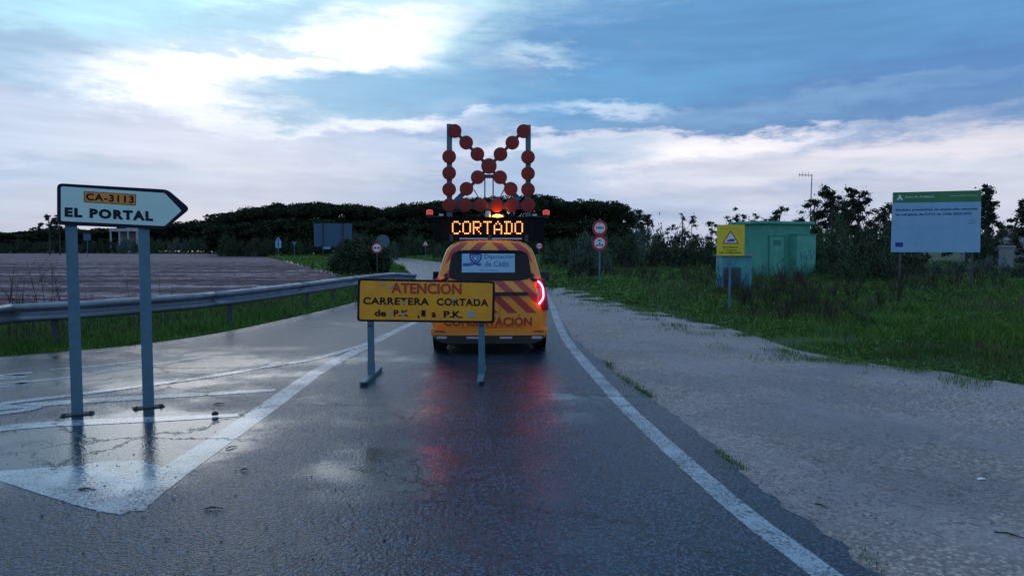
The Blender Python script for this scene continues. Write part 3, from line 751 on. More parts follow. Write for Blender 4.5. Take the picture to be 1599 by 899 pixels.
fs.append(tuple(range(NS))); fs.append(tuple((nr - 1) * NS + k for k in range(NS)))
body = MB().add(vs, fs).build('body', 'van_orange', van, smooth=True)
def rear_panel(name, poly, m, off, parent=van, edge=0.012, label=None, smooth=True, yf=None):
    yf = yf or ry
    cx = sum(p[0] for p in poly) / len(poly); cz = sum(p[1] for p in poly) / len(poly); n = len(poly)
    vs, fs = [], []
    for s_, o in ((1.0, 0.02), (1.0, -off * 0.5), (0.985, -off), (0.85, -off), (0.6, -off), (0.3, -off), (0.02, -off)):
        for x, z in poly:
            X_, Z2 = cx + (x - cx) * s_, cz + (z - cz) * s_; vs.append((X_, yf(X_, Z2) + o, Z2))
    for i in range(6):
        for k in range(n): fs.append((i * n + k, i * n + (k + 1) % n, (i + 1) * n + (k + 1) % n, (i + 1) * n + k))
    fs.append(tuple(6 * n + k for k in range(n)))
    return MB().add(vs, fs).build(name, m, parent, smooth=smooth, label=label)
def denser(poly, step=0.06):
    out = []
    for a, b in zip(poly, poly[1:] + poly[:1]):
        n = max(1, int(math.hypot(b[0] - a[0], b[1] - a[1]) / step))
        out += [(a[0] + (b[0] - a[0]) * k / n, a[1] + (b[1] - a[1]) * k / n) for k in range(n)]
    return out
SEAM = 0.165
def door_poly(x0, x1, low=0.44, up=1.765):
    zs = [low + (up - low) * k / 14 for k in range(15)]
    L_ = []
    right = [(min(x1, hw(z) - (0.075 + (0.05 if 0.68 < z < 1.2 else 0))) if x1 > 0.3 else x1, z) for z in zs]
    left = [(max(x0, -(hw(z) - (0.075 + (0.05 if 0.68 < z < 1.2 else 0)))) if x0 < -0.3 else x0, z) for z in zs]
    return denser(right + left[::-1], 0.05)
dl = rear_panel('rear_door', round_poly(door_poly(-2, SEAM - 0.003), 0.03, 2), 'van_chevrons', 0.010)
dr = rear_panel('rear_door', round_poly(door_poly(SEAM + 0.003, 2), 0.03, 2), 'van_chevrons', 0.010)
win = round_poly([(-0.64, 1.20), (-0.46, 1.165), (0.46, 1.165), (0.66, 1.20), (0.645, 1.40), (0.60, 1.60), (0.45, 1.645), (-0.45, 1.645), (-0.58, 1.60), (-0.63, 1.40)], 0.06, 3)
rear_panel('rear_window', denser(win, 0.05), 'tinted_glass', 0.017)
st = [(-0.435, 1.295), (0.405, 1.295), (0.405, 1.59), (-0.435, 1.59)]
stk = rear_panel('rear_window_sticker', denser(st, 0.05), 'rear_sticker', 0.021)
mb = MB(); f2 = lambda x, z: ry(x, z)
put_text(mb, 'Diputación', -0.075, 0.39, 1.495, 1.59 - 0.012, -0.0245, 0.0, f2); mb.build('sticker_line', 'print_blue', stk); mb = MB()
put_text(mb, 'de Cádiz', -0.07, 0.31, 1.39, 1.475, -0.0245, 0.0, f2); mb.build('sticker_line', 'print_blue', stk); mb = MB()
put_text(mb, 'Vías y Obras', -0.15, 0.13, 1.315, 1.345, -0.0245, -0.005, f2)
mb.build('sticker_line', 'print_blue', stk)
mb = MB()
def sline(pts, wd, y=-0.0245):
    c = catmull([(p[0], 0, p[1]) for p in pts], n=6); A, B = [], []
    for i, p in enumerate(c):
        d = (c[min(i + 1, len(c) - 1)] - c[max(i - 1, 0)]).normalized(); n_ = Vector((-d.z, 0, d.x)) * wd / 2
        a, b = p + n_, p - n_; A.append((a.x, f2(a.x, a.z) + y, a.z)); B.append((b.x, f2(b.x, b.z) + y, b.z))
    k = len(A); mb.add(A + B, [(i, i + 1, k + i + 1, k + i) for i in range(k - 1)])
sline([(-0.31, 1.575), (-0.20, 1.578), (-0.125, 1.575)], 0.022)
sline([(-0.30, 1.578), (-0.295, 1.51), (-0.25, 1.455), (-0.19, 1.42), (-0.13, 1.405)], 0.022)
sline([(-0.125, 1.578), (-0.135, 1.51), (-0.18, 1.455), (-0.25, 1.425), (-0.33, 1.41), (-0.415, 1.405)], 0.022)
sline([(-0.265, 1.545), (-0.25, 1.50), (-0.21, 1.46)], 0.016); sline([(-0.165, 1.545), (-0.185, 1.50), (-0.225, 1.46)], 0.016)
sline([(-0.265, 1.545), (-0.215, 1.547), (-0.165, 1.545)], 0.012)
sline([(-0.415, 1.432), (-0.34, 1.435), (-0.27, 1.452)], 0.016); sline([(-0.19, 1.452), (-0.16, 1.435), (-0.13, 1.430)], 0.014)
mb.build('sticker_emblem', 'eu_blue', stk)
mb = MB(); put_text(mb, 'CONSERVACIÓN', -0.715, 0.67, 0.455, 0.635, -0.0135, 0.04, f2); mb.build('rear_lettering', 'van_red_print', van)
rear_panel('door_handle_bar', denser(round_poly([(-0.50, 0.935), (0.60, 0.935), (0.62, 0.975), (0.60, 0.99), (-0.50, 0.99), (-0.52, 0.975)], 0.012, 2), 0.05), 'black_plastic', 0.045)
rear_panel('number_plate', denser(rrect(-0.42, 0.06, 0.80, 0.91, 0.01, 2), 0.05), 'sign_white', 0.02)
for s in (-1, 1):
    m = MB(); x = s * 0.70; m.tube([(x - s * .02, ry(x, 1.24) - 0.02, 1.27), (x - s * .03, ry(x, 1.2) - 0.035, 1.20), (x + s * .045, ry(x, 1.16) - 0.02, 1.165)], 0.022, 8)
    m.build('door_hinge', 'black_plastic', van, smooth=True)
    # tail lamp wraps the corner: a strip that follows the body outline from y=-0.01 to 0.22
    def lamp_patch(z0, z1, a0, a1, out, mname, name, parent, n=10, taper=0.0):
        vs, fs = [], []; nu = 8
        for i in range(n + 1):
            z = z0 + (z1 - z0) * i / n; tt = abs(2 * i / n - 1); sh = taper * tt ** 3
            for k in range(nu + 1):
                u = a0 + sh + (a1 - a0 - sh) * k / nu     # 0 at inner edge on the rear, 1 on the flank
                h = hw(z) + out; xin = h - 0.16
                if u < 0.55: x = xin + (h - 0.055 - xin) * (u / 0.55); y = ry(x, z) - out
                elif u < 0.8:
                    a = (u - 0.55) / 0.25 * math.pi / 2; x = h - 0.055 + 0.055 * math.sin(a); y = ry(h - 0.055, z) - out + 0.055 * (1 - math.cos(a))
                else: x = h; y = ry(h - 0.055, z) - out + 0.055 + (u - 0.8) * 0.9
                vs.append((s * x, y, z))
        W = nu + 1
        for i in range(n):
            for k in range(nu): fs.append((i * W + k, i * W + k + 1, (i + 1) * W + k + 1, (i + 1) * W + k))
        m = MB().add(vs, fs); me = m.mesh(name, mname, True); o = obj(name, me, parent); return o
    tl = lamp_patch(0.70, 1.20, 0.12, 1.0, 0.022, 'lamp_red', 'tail_lamp', van, taper=0.2)
    # backing so that the lamp has a body
    MB().box((s * 0.84, 0.14, 0.95), (0.09, 0.16, 0.46)).build('lamp_housing', 'black_plastic', tl, bevel=0.02)
    pts = []
    for x, z in ((0.745, 1.16), (0.785, 1.125), (0.82, 1.06), (0.832, 0.98), (0.828, 0.90), (0.79, 0.835), (0.758, 0.80)):
        pts.append((s * (x + 0.015), ry(x, z) - 0.024, z))
    MB().tube([Vector(p) for p in catmull(pts, n=3)], 0.0115, 8).build('light_strip', 'lamp_red_lit', tl, smooth=True)
    MB().box((s * 0.775, ry(.775, .97) - 0.026, 0.98), (0.045, 0.012, 0.12)).build('reversing_lens', 'lamp_clear', tl, bevel=0.005)
    # bumper reflectors and silver inserts
    rear_b = lambda x, z: -0.05 + 0.06 * (x / 0.9) ** 2
    rear_panel('bumper_reflector', denser(rrect(*((0.69, 0.86) if s > 0 else (-0.86, -0.69)), 0.365, 0.39, 0.01, 2), 0.04), 'van_red_print', 0.03, yf=rear_b)
    rear_panel('bumper_insert', denser(rrect(*((0.66, 0.83) if s > 0 else (-0.83, -0.66)), 0.262, 0.305, 0.018, 2), 0.04), 'silver_trim', 0.035, yf=rear_b)
    rear_panel('bumper_insert', denser(rrect(*((0.16, 0.36) if s > 0 else (-0.36, -0.16)), 0.268, 0.30, 0.012, 2), 0.04), 'silver_trim', 0.035, yf=rear_b)
    # mirrors, flank glass, wheels
    MB().box((s * 1.035, 2.85, 1.13), (0.20, 0.10, 0.18)).build('wing_mirror', 'black_plastic', van, smooth=True, bevel=0.035)
    MB().box((s * 1.035, 2.797, 1.13), (0.155, 0.006, 0.13)).build('mirror_glass', 'black_gloss', van, bevel=0.002)
    MB().box((s * 0.90, 2.87, 1.10), (0.14, 0.05, 0.04)).build('mirror_arm', 'black_plastic', van)
    for y0, y1 in ((0.45, 1.45), (1.52, 2.35), (2.40, 3.05)):
        vs = []; zt2 = 1.50 if y1 < 3 else 1.44
        for yy, zz in ((y0, 1.18), (y1, 1.18), (y1 - (0.0 if y1 < 3 else .28), zt2), (y0 + 0.04, zt2)):
            vs.append((s * (hw(zz) + 0.004), yy, zz)); 
        for q in list(vs): vs.append((q[0] + s * 0.012, q[1], q[2]))
        MB().add(vs, [(4, 5, 6, 7), (0, 1, 5, 4), (1, 2, 6, 5), (2, 3, 7, 6), (3, 0, 4, 7)]).build('side_window', 'black_gloss', van)
    for y in (0.78, 3.52):
        wl = MB().lathe([(0.10, -0.10), (0.27, -0.105), (0.318, -0.085), (0.325, 0), (0.318, 0.085), (0.27, 0.105), (0.10, 0.10)], (s * 0.815, y, 0.322), 'x', 32).build('tyre', 'tyre_rubber', van, smooth=True)
        MB().lathe([(0.02, 0.108), (0.10, 0.112), (0.20, 0.098), (0.215, 0.108), (0.22, 0.10)] if s > 0 else [(0.02, -0.108), (0.10, -0.112), (0.20, -0.098), (0.215, -0.108), (0.22, -0.10)], (s * 0.815, y, 0.322), 'x', 24).build('rim', 'wheel_rim', wl, smooth=True)
        MB().lathe([(0.36, 0.0), (0.39, 0.008), (0.39, 0.0)], (0.912 if s > 0 else -0.925, y, 0.36), 'x', 28).build('wheel_arch', 'black_plastic', van)
    MB().box((s * 0.63, 0.35, 0.26), (0.1, 0.03, 0.3)).build('mud_flap', 'black_plastic', van)
def bump_y(x, z): return -0.05 + 0.06 * (x / 0.9) ** 2
rear_panel('rear_bumper', denser(round_poly([(-0.80, 0.315), (0.80, 0.315), (0.905, 0.30), (0.92, 0.40), (0.90, 0.43), (-0.90, 0.43), (-0.92, 0.40), (-0.905, 0.30)], 0.03, 3), 0.05), 'van_orange', 0.022, yf=bump_y)
m = MB()
for z0, z1, y0 in ((0.31, 0.432, 0.0), ):
    m.box((0, 0.08, 0.37), (1.80, 0.16, 0.12))
m.build('bumper_beam', 'van_orange', van, bevel=0.03)
rear_panel('lower_bumper', denser(round_poly([(-0.72, 0.19), (0.72, 0.19), (0.86, 0.255), (0.86, 0.318), (-0.86, 0.318), (-0.86, 0.255)], 0.03, 3), 0.05), 'black_plastic', 0.03, yf=bump_y)
MB().box((0, 2.2, 0.24), (1.5, 4.2, 0.12)).build('underbody', 'black_plastic', van)
vs = [(-0.62, 3.60, 1.18), (0.62, 3.60, 1.18), (0.56, 2.98, 1.71), (-0.56, 2.98, 1.71)]
MB().add([(x, y + 0.03, z + 0.02) for x, y, z in vs] + [(x, y - .05, z - .05) for x, y, z in vs], [(0, 1, 2, 3), (0, 4, 5, 1), (1, 5, 6, 2), (2, 6, 7, 3), (3, 7, 4, 0)]).build('windscreen', 'black_gloss', van)
for s in (-1, 1):
    MB().box((s * 0.66, 4.33, 0.74), (0.30, 0.16, 0.13)).build('headlamp', 'lamp_clear', van, bevel=0.03)
MB().box((0, 4.455, 0.58), (0.8, 0.05, 0.16)).build('radiator_grille', 'black_plastic', van, bevel=0.02)

# everything above the roof: local x,z from the photograph at the depth of the boards
def vl(px, py, yl):
    Y = VY + yl; p = AT(px, py, Y); a = R(1.0); dx, dy = p.x - VX, p.y - VY
    return (dx * math.cos(a) + dy * math.sin(a), p.z)
yb = 0.30
a = vl(677, 376, yb); b = vl(850, 339, yb)
MB().box(((a[0] + b[0]) / 2, yb + 0.07, (a[1] + b[1]) / 2), (b[0] - a[0], 0.14, b[1] - a[1])).build('message_board', 'board_black', van, bevel=0.008)
msg = [o for o in van.children if o.name.startswith('message_board')][0]
x0, z1 = vl(707, 346.5, yb); x1, z0 = vl(815.5, 364.5, yb)
FONT = {'C': ['01110', '10001', '10000', '10000', '10000', '10001', '01110'], 'O': ['01110', '10001', '10001', '10001', '10001', '10001', '01110'],
        'R': ['11110', '10001', '10001', '11110', '10100', '10010', '10001'], 'T': ['11111', '00100', '00100', '00100', '00100', '00100', '00100'],
        'A': ['00100', '01010', '10001', '10001', '11111', '10001', '10001'], 'D': ['11110', '01001', '01001', '01001', '01001', '01001', '11110']}
pitx = (x1 - x0) / (7 * 5 + 6 - 1); pitz = (z1 - z0) / 6
off_ = MB()
for li, ch in enumerate('CORTADO'):
    leds = MB()
    for r_ in range(7):
        for c2 in range(5):
            x = x0 + (li * 6 + c2) * pitx; z = z1 - r_ * pitz
            if FONT[ch][r_][c2] == '1': leds.lathe([(0.0108, yb - 0.004), (0.0108, yb - 0.010), (0.006, yb - 0.014)], (x, 0, z), 'y', 8)
    leds.build('lit_letter', 'led_amber', msg)
# unlit diodes fill the rest of the matrix
for i in range(-6, 47):
    for r_ in range(-2, 9):
        x, z = x0 + i * pitx, z1 - r_ * pitz
        li, c2 = divmod(i, 6)
        lit = 0 <= li < 7 and c2 < 5 and 0 <= r_ < 7 and FONT['CORTADO'[li]][r_][c2] == '1'
        if not lit: off_.lathe([(0.0085, yb - 0.003), (0.0055, yb - 0.007)], (x, 0, z), 'y', 6)
uo = off_.build('unlit_diodes', 'led_halo', msg); uo['kind'] = 'stuff'
MB().box(((a[0] + b[0]) / 2, yb - 0.006, b[1] - 0.005), (b[0] - a[0] + .02, 0.06, 0.012)).build('board_hood', 'board_black', msg)
for px in (705, 765, 822):
    x = vl(px, 376, yb)[0]
    MB().box((x, yb + 0.02, 1.84), (0.06, 0.10, 0.10)).build('board_bracket', 'dark_steel', van)
# roof rack bars
for y in (0.35, 1.2, 2.0):
    MB().tube([(-0.62, y, 1.82), (-0.55, y, 1.875), (0.55, y, 1.875), (0.62, y, 1.82)], 0.018, 8).build('roof_bar', 'dark_steel', van, smooth=True)
for y in (0.285,):
    MB().box((0.02, y, 1.825), (1.0, 0.03, 0.03)).build('lamp_bar', 'silver_trim', van, bevel=0.006)
# warning lamp frame
ya = 0.42
frame = MB()
def fbar(p, q, wd, th=0.03, yy=ya + 0.05):
    a_, b_ = vl(*p, ya), vl(*q, ya); d = Vector((b_[0] - a_[0], b_[1] - a_[1])); L_ = d.length; an = math.atan2(d.y, d.x)
    frame.box(((a_[0] + b_[0]) / 2, yy, (a_[1] + b_[1]) / 2), (L_, th, wd), Matrix.Rotation(-an, 3, 'Y'))
fbar((701.5, 193), (701.5, 338), 0.085, 0.05, ya + 0.06); fbar((825, 194), (825, 338), 0.085, 0.05, ya + 0.06)
fbar((697, 321), (829, 321), 0.10, 0.05, ya + 0.115)
fb = frame.build('lamp_frame', 'galvanised', van, bevel=0.003)
frame = MB(); fbar((706, 200), (797, 296), 0.05); fbar((820, 200), (716, 310), 0.05, 0.03, ya + 0.082); fbar((790, 290), (812, 312), 0.08, 0.02, ya + 0.105); fbar((735, 290), (710, 314), 0.08, 0.02, ya + 0.105)
frame.build('diagonal_bar', 'galvanised', van)
frame = MB(); fbar((757, 272), (757, 310), 0.02); fbar((770, 272), (770, 310), 0.02); fbar((740, 296), (748, 310), 0.016); fbar((787, 296), (780, 310), 0.016); fbar((752, 275), (775, 275), 0.06)
frame.build('frame_strut', 'sign_back', van)
lamps = [(710, 205), (728, 223), (745.5, 241), (763.5, 259.5), (781, 277), (797.5, 295), (817.5, 205), (800, 223), (781.5, 241), (746, 277), (728.5, 295),
         (701.5, 245), (701.5, 270.5), (701.5, 296), (824.5, 245.5), (824.5, 271), (824.5, 296), (701.5, 320.5), (726, 320.5), (750.5, 320.5), (775.5, 320.5), (800, 320.5), (825, 320.5)]
lm = None
for px, py in lamps:
    x, z = vl(px, py, ya)
    if lm is None:
        lm = MB().lathe([(0.085, ya + 0.05), (0.108, ya + 0.03), (0.112, ya - 0.01), (0.106, ya - 0.018)], (0, 0, 0), 'y', 28).mesh('warning_lamp', 'board_rim', True)
        ln = MB().lathe([(0.103, ya - 0.014), (0.102, ya - 0.022), (0.07, ya - 0.026), (0.03, ya - 0.028)], (0, 0, 0), 'y', 28).mesh('lens', 'board_lens', True)
    o = obj('warning_lamp', lm, van); o.location = (x, 0, z)
    q = obj('lens', ln, o)
    if (px, py) == (763.5, 259.5): o.scale = (1.12, 1, 1.12)
# corner beacons on arms, small work lamps, and the flashing amber lamp
for px, s in ((671, -1), (853, 1)):
    x, z = vl(px, 332, 0.38)
    o = MB().lathe([(0.045, z - 0.055), (0.05, z - 0.05), (0.05, z - 0.035)], (x, 0.38, 0), 'z', 16).build('beacon_base', 'black_plastic', van, smooth=True)
    MB().lathe([(0.052, z - 0.033), (0.052, z + 0.02), (0.045, z + 0.038), (0.02, z + 0.045)], (x, 0.38, 0), 'z', 16).build('beacon_lens', 'beacon_red', o, smooth=True)
    MB().box((x - s * 0.07, 0.38, z - 0.066), (0.22, 0.04, 0.02)).build('beacon_arm', 'dark_steel', van)
    x2, z2 = vl(px + (-s) * 18, 336, 0.34)
    MB().box((x2, 0.34, z2), (0.07, 0.06, 0.04)).build('work_lamp', 'silver_trim', van, bevel=0.008)
x, z = vl(777, 338, 0.30)
o = MB().lathe([(0.05, z - 0.04), (0.06, z - 0.02)], (x, 0.33, 0), 'z', 16).build('flashing_beacon', 'black_plastic', van)
MB().lathe([(0.058, z - 0.018), (0.085, z - 0.004), (0.085, z + 0.012), (0.04, z + 0.032)], (x, 0.33, 0), 'z', 20).build('beacon_lens', 'beacon_amber_lit', o, smooth=True)
x, z = vl(762, 333, 0.34)
MB().lathe([(0.045, z - 0.07), (0.045, z + 0.03), (0.03, z + 0.045)], (x, 0.36, 0), 'z', 12).build('control_housing', 'silver_trim', van, smooth=True)
MB().tube(catmull([(vl(705, 333, .35)[0], .36, vl(705, 333, .35)[1]), (vl(716, 329, .35)[0], .36, vl(716, 329, .35)[1]), (vl(730, 336, .35)[0], .36, vl(730, 337, .35)[1])], n=6), 0.006, 6).build('cable', 'black_plastic', van)

# ------------------------------------------------------------------ guard rail along the left verge
top = [(-150, 497), (0, 476), (120, 470), (240, 462.5), (330, 456), (450, 443.5), (560, 430.5), (600, 426.5)]
gp = [V(-24, 4.0), V(-15, 8.6)] + [Vector((q.x, q.y, 0)) for q in (G(a, b, 0.75) for a, b in top)]
gp += [gp[-1] + V(0.32, 1.3), gp[-1] + V(0.85, 2.0)]
gc = catmull(gp, n=14)
acc = [0.0]
for a, b in zip(gc[:-1], gc[1:]): acc.append(acc[-1] + (b - a).length)
def along(s):
    for i in range(len(acc) - 1):
        if s <= acc[i + 1] or i == len(acc) - 2:
            t_ = (s - acc[i]) / (acc[i + 1] - acc[i]); p = gc[i].lerp(gc[i + 1], t_); d = (gc[i + 1] - gc[i]).normalized(); return p, d
rail = thing('guard_rail', 'galvanised steel guard rail curving along the left verge between road and ploughed field', 'guard rail', (0, 0, 0))
WP = [(0.0, 0.75), (0.035, 0.738), (0.075, 0.715), (0.083, 0.69), (0.078, 0.665), (0.02, 0.625), (0.005, 0.60), (0.005, 0.585), (0.02, 0.56), (0.078, 0.52), (0.083, 0.495), (0.075, 0.47), (0.035, 0.447), (0.0, 0.435)]
total = acc[-1]; s0 = 0.0; nseg = 0
while s0 < total - 0.2:
    s1 = min(s0 + 4.0, total); end = s1 >= total - 0.01
    vs, fs = [], []; n = 9
    for i in range(n):
        s_ = s0 - 0.12 * (nseg > 0) + (s1 - s0 + 0.12 * (nseg > 0)) * i / (n - 1); p, d = along(max(s_, 0.001)); nn = Vector((d.y, -d.x, 0))
        lift = 0.0 if s_ < total - 1.6 else -0.10 * ((s_ - total + 1.6) / 1.6) ** 1.5
        ex = 0.003 * (1 - i / (n - 1))
        for k, (o_, z) in enumerate(WP): q = p + nn * (o_ + ex); vs.append((q.x, q.y, z + lift))
    W = len(WP)
    for i in range(n - 1):
        for k in range(W - 1): fs.append((i * W + k, i * W + k + 1, (i + 1) * W + k + 1, (i + 1) * W + k))
    m = MB().add(vs, fs); me = m.mesh('rail_beam', 'galvanised_rail', True); o = obj('rail_beam', me, rail)
    so_ = o.modifiers.new('thickness', 'SOLIDIFY'); so_.thickness = 0.004
    # a bolted splice
    p, d = along(s0 + 0.15); an = math.atan2(d.y, d.x)
    for zz in (0.69, 0.50, 0.59):
        nn = Vector((d.y, -d.x, 0)); q = p + nn * (0.086 if zz != 0.59 else 0.01)
        MB().lathe([(0.014, 0), (0.012, -0.01)], (0, 0, 0), 'y', 8).build('splice_bolt', 'rusty_steel', o)
        b_ = C.objects[-1] if False else [x for x in o.children][-1]; b_.location = (q.x, q.y, zz); b_.rotation_euler = (0, 0, an)
    s0 = s1; nseg += 1
pm = MB().box((0, 0, 0.32), (0.12, 0.055, 0.76)).mesh('rail_post', 'rail_post_steel', bevel=0.004)
sm_ = MB().box((0, -0.045, 0.60), (0.10, 0.12, 0.20)).mesh('spacer_block', 'galvanised', bevel=0.01)
k0 = G(328, 505); best = min(range(int(total * 10)), key=lambda i: (along(i / 10)[0] - V(k0.x, k0.y)).length) / 10
s_ = best % 4.0
while s_ < total:
    p, d = along(s_); nn = Vector((-d.y, d.x, 0))
    o = obj('rail_post', pm, rail); q = p + nn * 0.12; o.location = (q.x, q.y, 0); o.rotation_euler = (0, 0, math.atan2(d.y, d.x))
    obj('spacer_block', sm_, o); s_ += 4.0 if s_ < total - 9 else 2.0

# ------------------------------------------------------------------ small road signs
def pole(parent, h, r=0.03, m='galvanised', x=0, y=0.03, z0=-0.15):
    return MB().lathe([(r, z0), (r, h), (r * .6, h + 0.01)], (x, y, 0), 'z', 10).build('post', m, parent, smooth=True)
def roundel(parent, z, r, kind):
    f = MB().prism(disc(0, z, r), -0.02, 0.005).build('disc_face', 'sign_red', parent)
    MB().prism(disc(0, z, r * 0.70), -0.023, -0.015).build('disc_centre', 'sign_white', f)
    m = MB(); y = -0.0265
    if kind == 'overtake':
        for cx, mm in ((-0.30, 0), (0.30, 0)):
            m.prism(rrect((cx - 0.22) * r, (cx + 0.22) * r, z - 0.14 * r, z + 0.04 * r, 0.04 * r, 2), y, -0.02)
            m.prism([((cx - 0.14) * r, z + 0.04 * r), ((cx + 0.14) * r, z + 0.04 * r), ((cx + 0.09) * r, z + 0.17 * r), ((cx - 0.09) * r, z + 0.17 * r)], y, -0.02)
    elif kind == 'height':
        m.prism([(-.10 * r, z + .62 * r), (0, z + .44 * r), (.10 * r, z + .62 * r)], y, -0.02); m.prism([(0, z - .44 * r), (-.10 * r, z - .62 * r), (.10 * r, z - .62 * r)], y, -0.02)
        put_text(m, '3,80m', -0.50 * r, 0.52 * r, z - 0.16 * r, z + 0.20 * r, y, 0.03)
    else:
        put_text(m, '10 t', -0.20 * r, 0.24 * r, z + 0.22 * r, z + 0.46 * r, y, 0.03)
        m.box((0, y + .003, z - 0.30 * r), (0.7 * r, 0.006, 0.08 * r)); m.box((-0.36 * r, y + .003, z - 0.30 * r), (0.16 * r, 0.007, 0.26 * r)); m.box((0.36 * r, y + .003, z - 0.30 * r), (0.16 * r, 0.007, 0.26 * r))
        m.prism([(-0.10 * r, z - 0.20 * r), (0.10 * r, z - 0.20 * r), (0.06 * r, z + 0.04 * r), (-0.06 * r, z + 0.04 * r)], y, -0.02)
    m.build('pictogram', 'sign_black', f)
    return f
base = G(936, 447)
t = thing('restriction_sign', 'two red ringed round signs stacked on one post at the lay-by edge', 'road sign', base, R(-8))
zc = lambda px, py, Y: AT(px, py, Y).z
roundel(t, zc(940, 356, base.y), 0.325, 'height'); roundel(t, zc(938.5, 379.5, base.y) , 0.325, 'axle'); pole(t, zc(938, 342, base.y), 0.035)
base = G(589, 434)
t = thing('no_overtaking_sign', 'round no overtaking sign on a thin post before the dark round bush', 'road sign', base, R(6), 'no overtaking signs')
z = zc(588, 387, base.y); roundel(t, z, 0.30, 'overtake'); pole(t, z, 0.03, 'dark_steel')
base = G(842, 417)
t = thing('no_overtaking_sign', 'round no overtaking sign just right of the van below its message board', 'road sign', base, R(0), 'no overtaking signs')
z = zc(841.5, 384, base.y); roundel(t, z, 0.29, 'overtake'); pole(t, z, 0.03)
def tri(z, r, down=False):
    s = -1 if down else 1
    return round_poly([(-r * .95, z - s * r * .6), (r * .95, z - s * r * .6), (0, z + s * r)] if not down else [(0, z - r), (r * .95, z + r * .6), (-r * .95, z + r * .6)], r * 0.2)
base = G(664.5, 403)
t = thing('warning_triangle_sign', 'small white and red triangular warning sign on the green bank left of the van roof', 'road sign', base)
z = zc(664.5, 380.5, base.y); f = MB().prism(tri(z, 0.52), -0.02, 0.005).build('triangle_face', 'sign_red', t)
MB().prism(tri(z - 0.01, 0.36), -0.024, -0.018).build('triangle_centre', 'sign_white', f); MB().prism(disc(0, z - 0.08, 0.10, 8), -0.028, -0.02).build('pictogram', 'sign_black', f); pole(t, z, 0.035)
base = G(633, 400)
t = thing('sign_seen_edge_on', 'small dull sign turned away on a thin green pole left of the van', 'road sign', base, R(60))
z = zc(634, 375, base.y); MB().prism(disc(0, z, 0.45, 20), -0.02, 0.01).build('disc_back', 'sign_back_dull', t); pole(t, z + 0.3, 0.05, 'sign_back_dull')
base = G(598, 405)
t = thing('round_sign_back', 'back of a large round grey sign rising over the top of the dark bush', 'road sign', base, R(5))
z = zc(597, 377, base.y); f = MB().prism(disc(0, z, 0.92, 26), -0.02, 0.01).build('disc_back', 'sign_back_dull', t)
MB().box((0, -0.035, z + .3), (1.5, 0.03, 0.06)).box((0, -0.035, z - .3), (1.5, 0.03, 0.06)).build('stiffening_rib', 'galvanised', f)
pole(t, z, 0.06)
base = G(435, 401.5)
t = thing('junction_warning_sign', 'pale triangular sign stacked over a square plate beside the dirt track', 'road sign', base)
z = zc(435, 375.5, base.y); MB().prism(tri(z, 0.62), -0.02, 0.01).build('triangle_back', 'panel_paleblue', t); z2 = zc(435, 383, base.y)
MB().prism(rrect(-0.45, 0.45, z2 - 0.42, z2 + 0.42, 0.06), -0.02, 0.01).build('square_plate', 'panel_paleblue', t)
MB().prism(rrect(-0.10, 0.10, z2 - 0.30, z + 0.4, 0.03), -0.032, -0.018).build('mounting_rail', 'sign_back', t); pole(t, z, 0.05)
base = G(460, 401.5)
t = thing('give_way_sign_back', 'dull inverted triangular sign seen from behind against the pine trunks', 'road sign', base)
z = zc(460.5, 380, base.y); MB().prism(tri(z, 0.50, True), -0.02, 0.01).build('triangle_back', 'sign_back_dull', t); pole(t, z, 0.05, 'sign_back_dull')

# large gantry-size direction board seen from behind
YB = 112.0; b0, b1 = AT(490.5, 385, YB), AT(549.5, 349, YB)
t = thing('large_sign_board', 'large blue grey direction board seen from behind, standing in front of the pine wood', 'road sign', ((b0.x + b1.x) / 2, YB, 0))
wd = b1.x - b0.x
n = 9; hh = (b1.z - b0.z) / n
pm = MB().box((0, 0, 0), (wd, 0.04, hh - 0.006)).mesh('board_plank', 'sign_back', bevel=0.008)
for k in range(n): o = obj('board_plank', pm, t); o.location = (0, 0, b0.z + hh * (k + .5))
for px in (504.5, 535.5):
    x = AT(px, 370, YB).x - (b0.x + b1.x) / 2
    MB().box((x, -0.10, (b1.z - 0.05) / 2), (0.17, 0.15, b1.z + 0.05)).build('post', 'dark_steel', t)
MB().box((AT(511, 386, YB).x - (b0.x + b1.x) / 2, -0.2, AT(511, 386, YB).z - .1), (1.1, 0.03, 0.28)).build('small_plate', 'panel_paleblue', t)

# yellow lorry exit sign by the kiosk
base = G(1137, 487)
t = thing('lorry_exit_sign', 'bright yellow rectangular sign with lorry warning triangle on a thin post before the teal kiosk', 'road sign', base, R(-12))
cT = math.cos(R(-12)); Yb = base.y
za, zb2 = zc(1139, 399, Yb), zc(1139, 351, Yb); hwid = 20.3 / F * Yb / cT / 1.0
xo = 0.03
MB().prism(rrect(xo - hwid, xo + hwid, za, zb2, 0.02), -0.03, -0.01).build('sign_plate', 'bright_yellow', t)
f = MB().prism(round_poly([(xo - .215, za + 0.305), (xo + .215, za + 0.305), (xo, za + .66)], 0.04), -0.033, -0.028).build('triangle_border', 'sign_red', t)
MB().prism(round_poly([(xo - .165, za + 0.332), (xo + .165, za + 0.332), (xo, za + .605)], 0.02), -0.036, -0.031).build('triangle_centre', 'sign_white', f)
m = MB(); m.prism([(xo - .03, za + .36), (xo + .10, za + .365), (xo + .10, za + .43), (xo - .03, za + .425)], -0.039, -0.035); m.prism([(xo - .11, za + .36), (xo - .035, za + .36), (xo - .035, za + .415), (xo - .07, za + .40)], -0.039, -0.035); m.build('lorry_pictogram', 'print_blue', f)
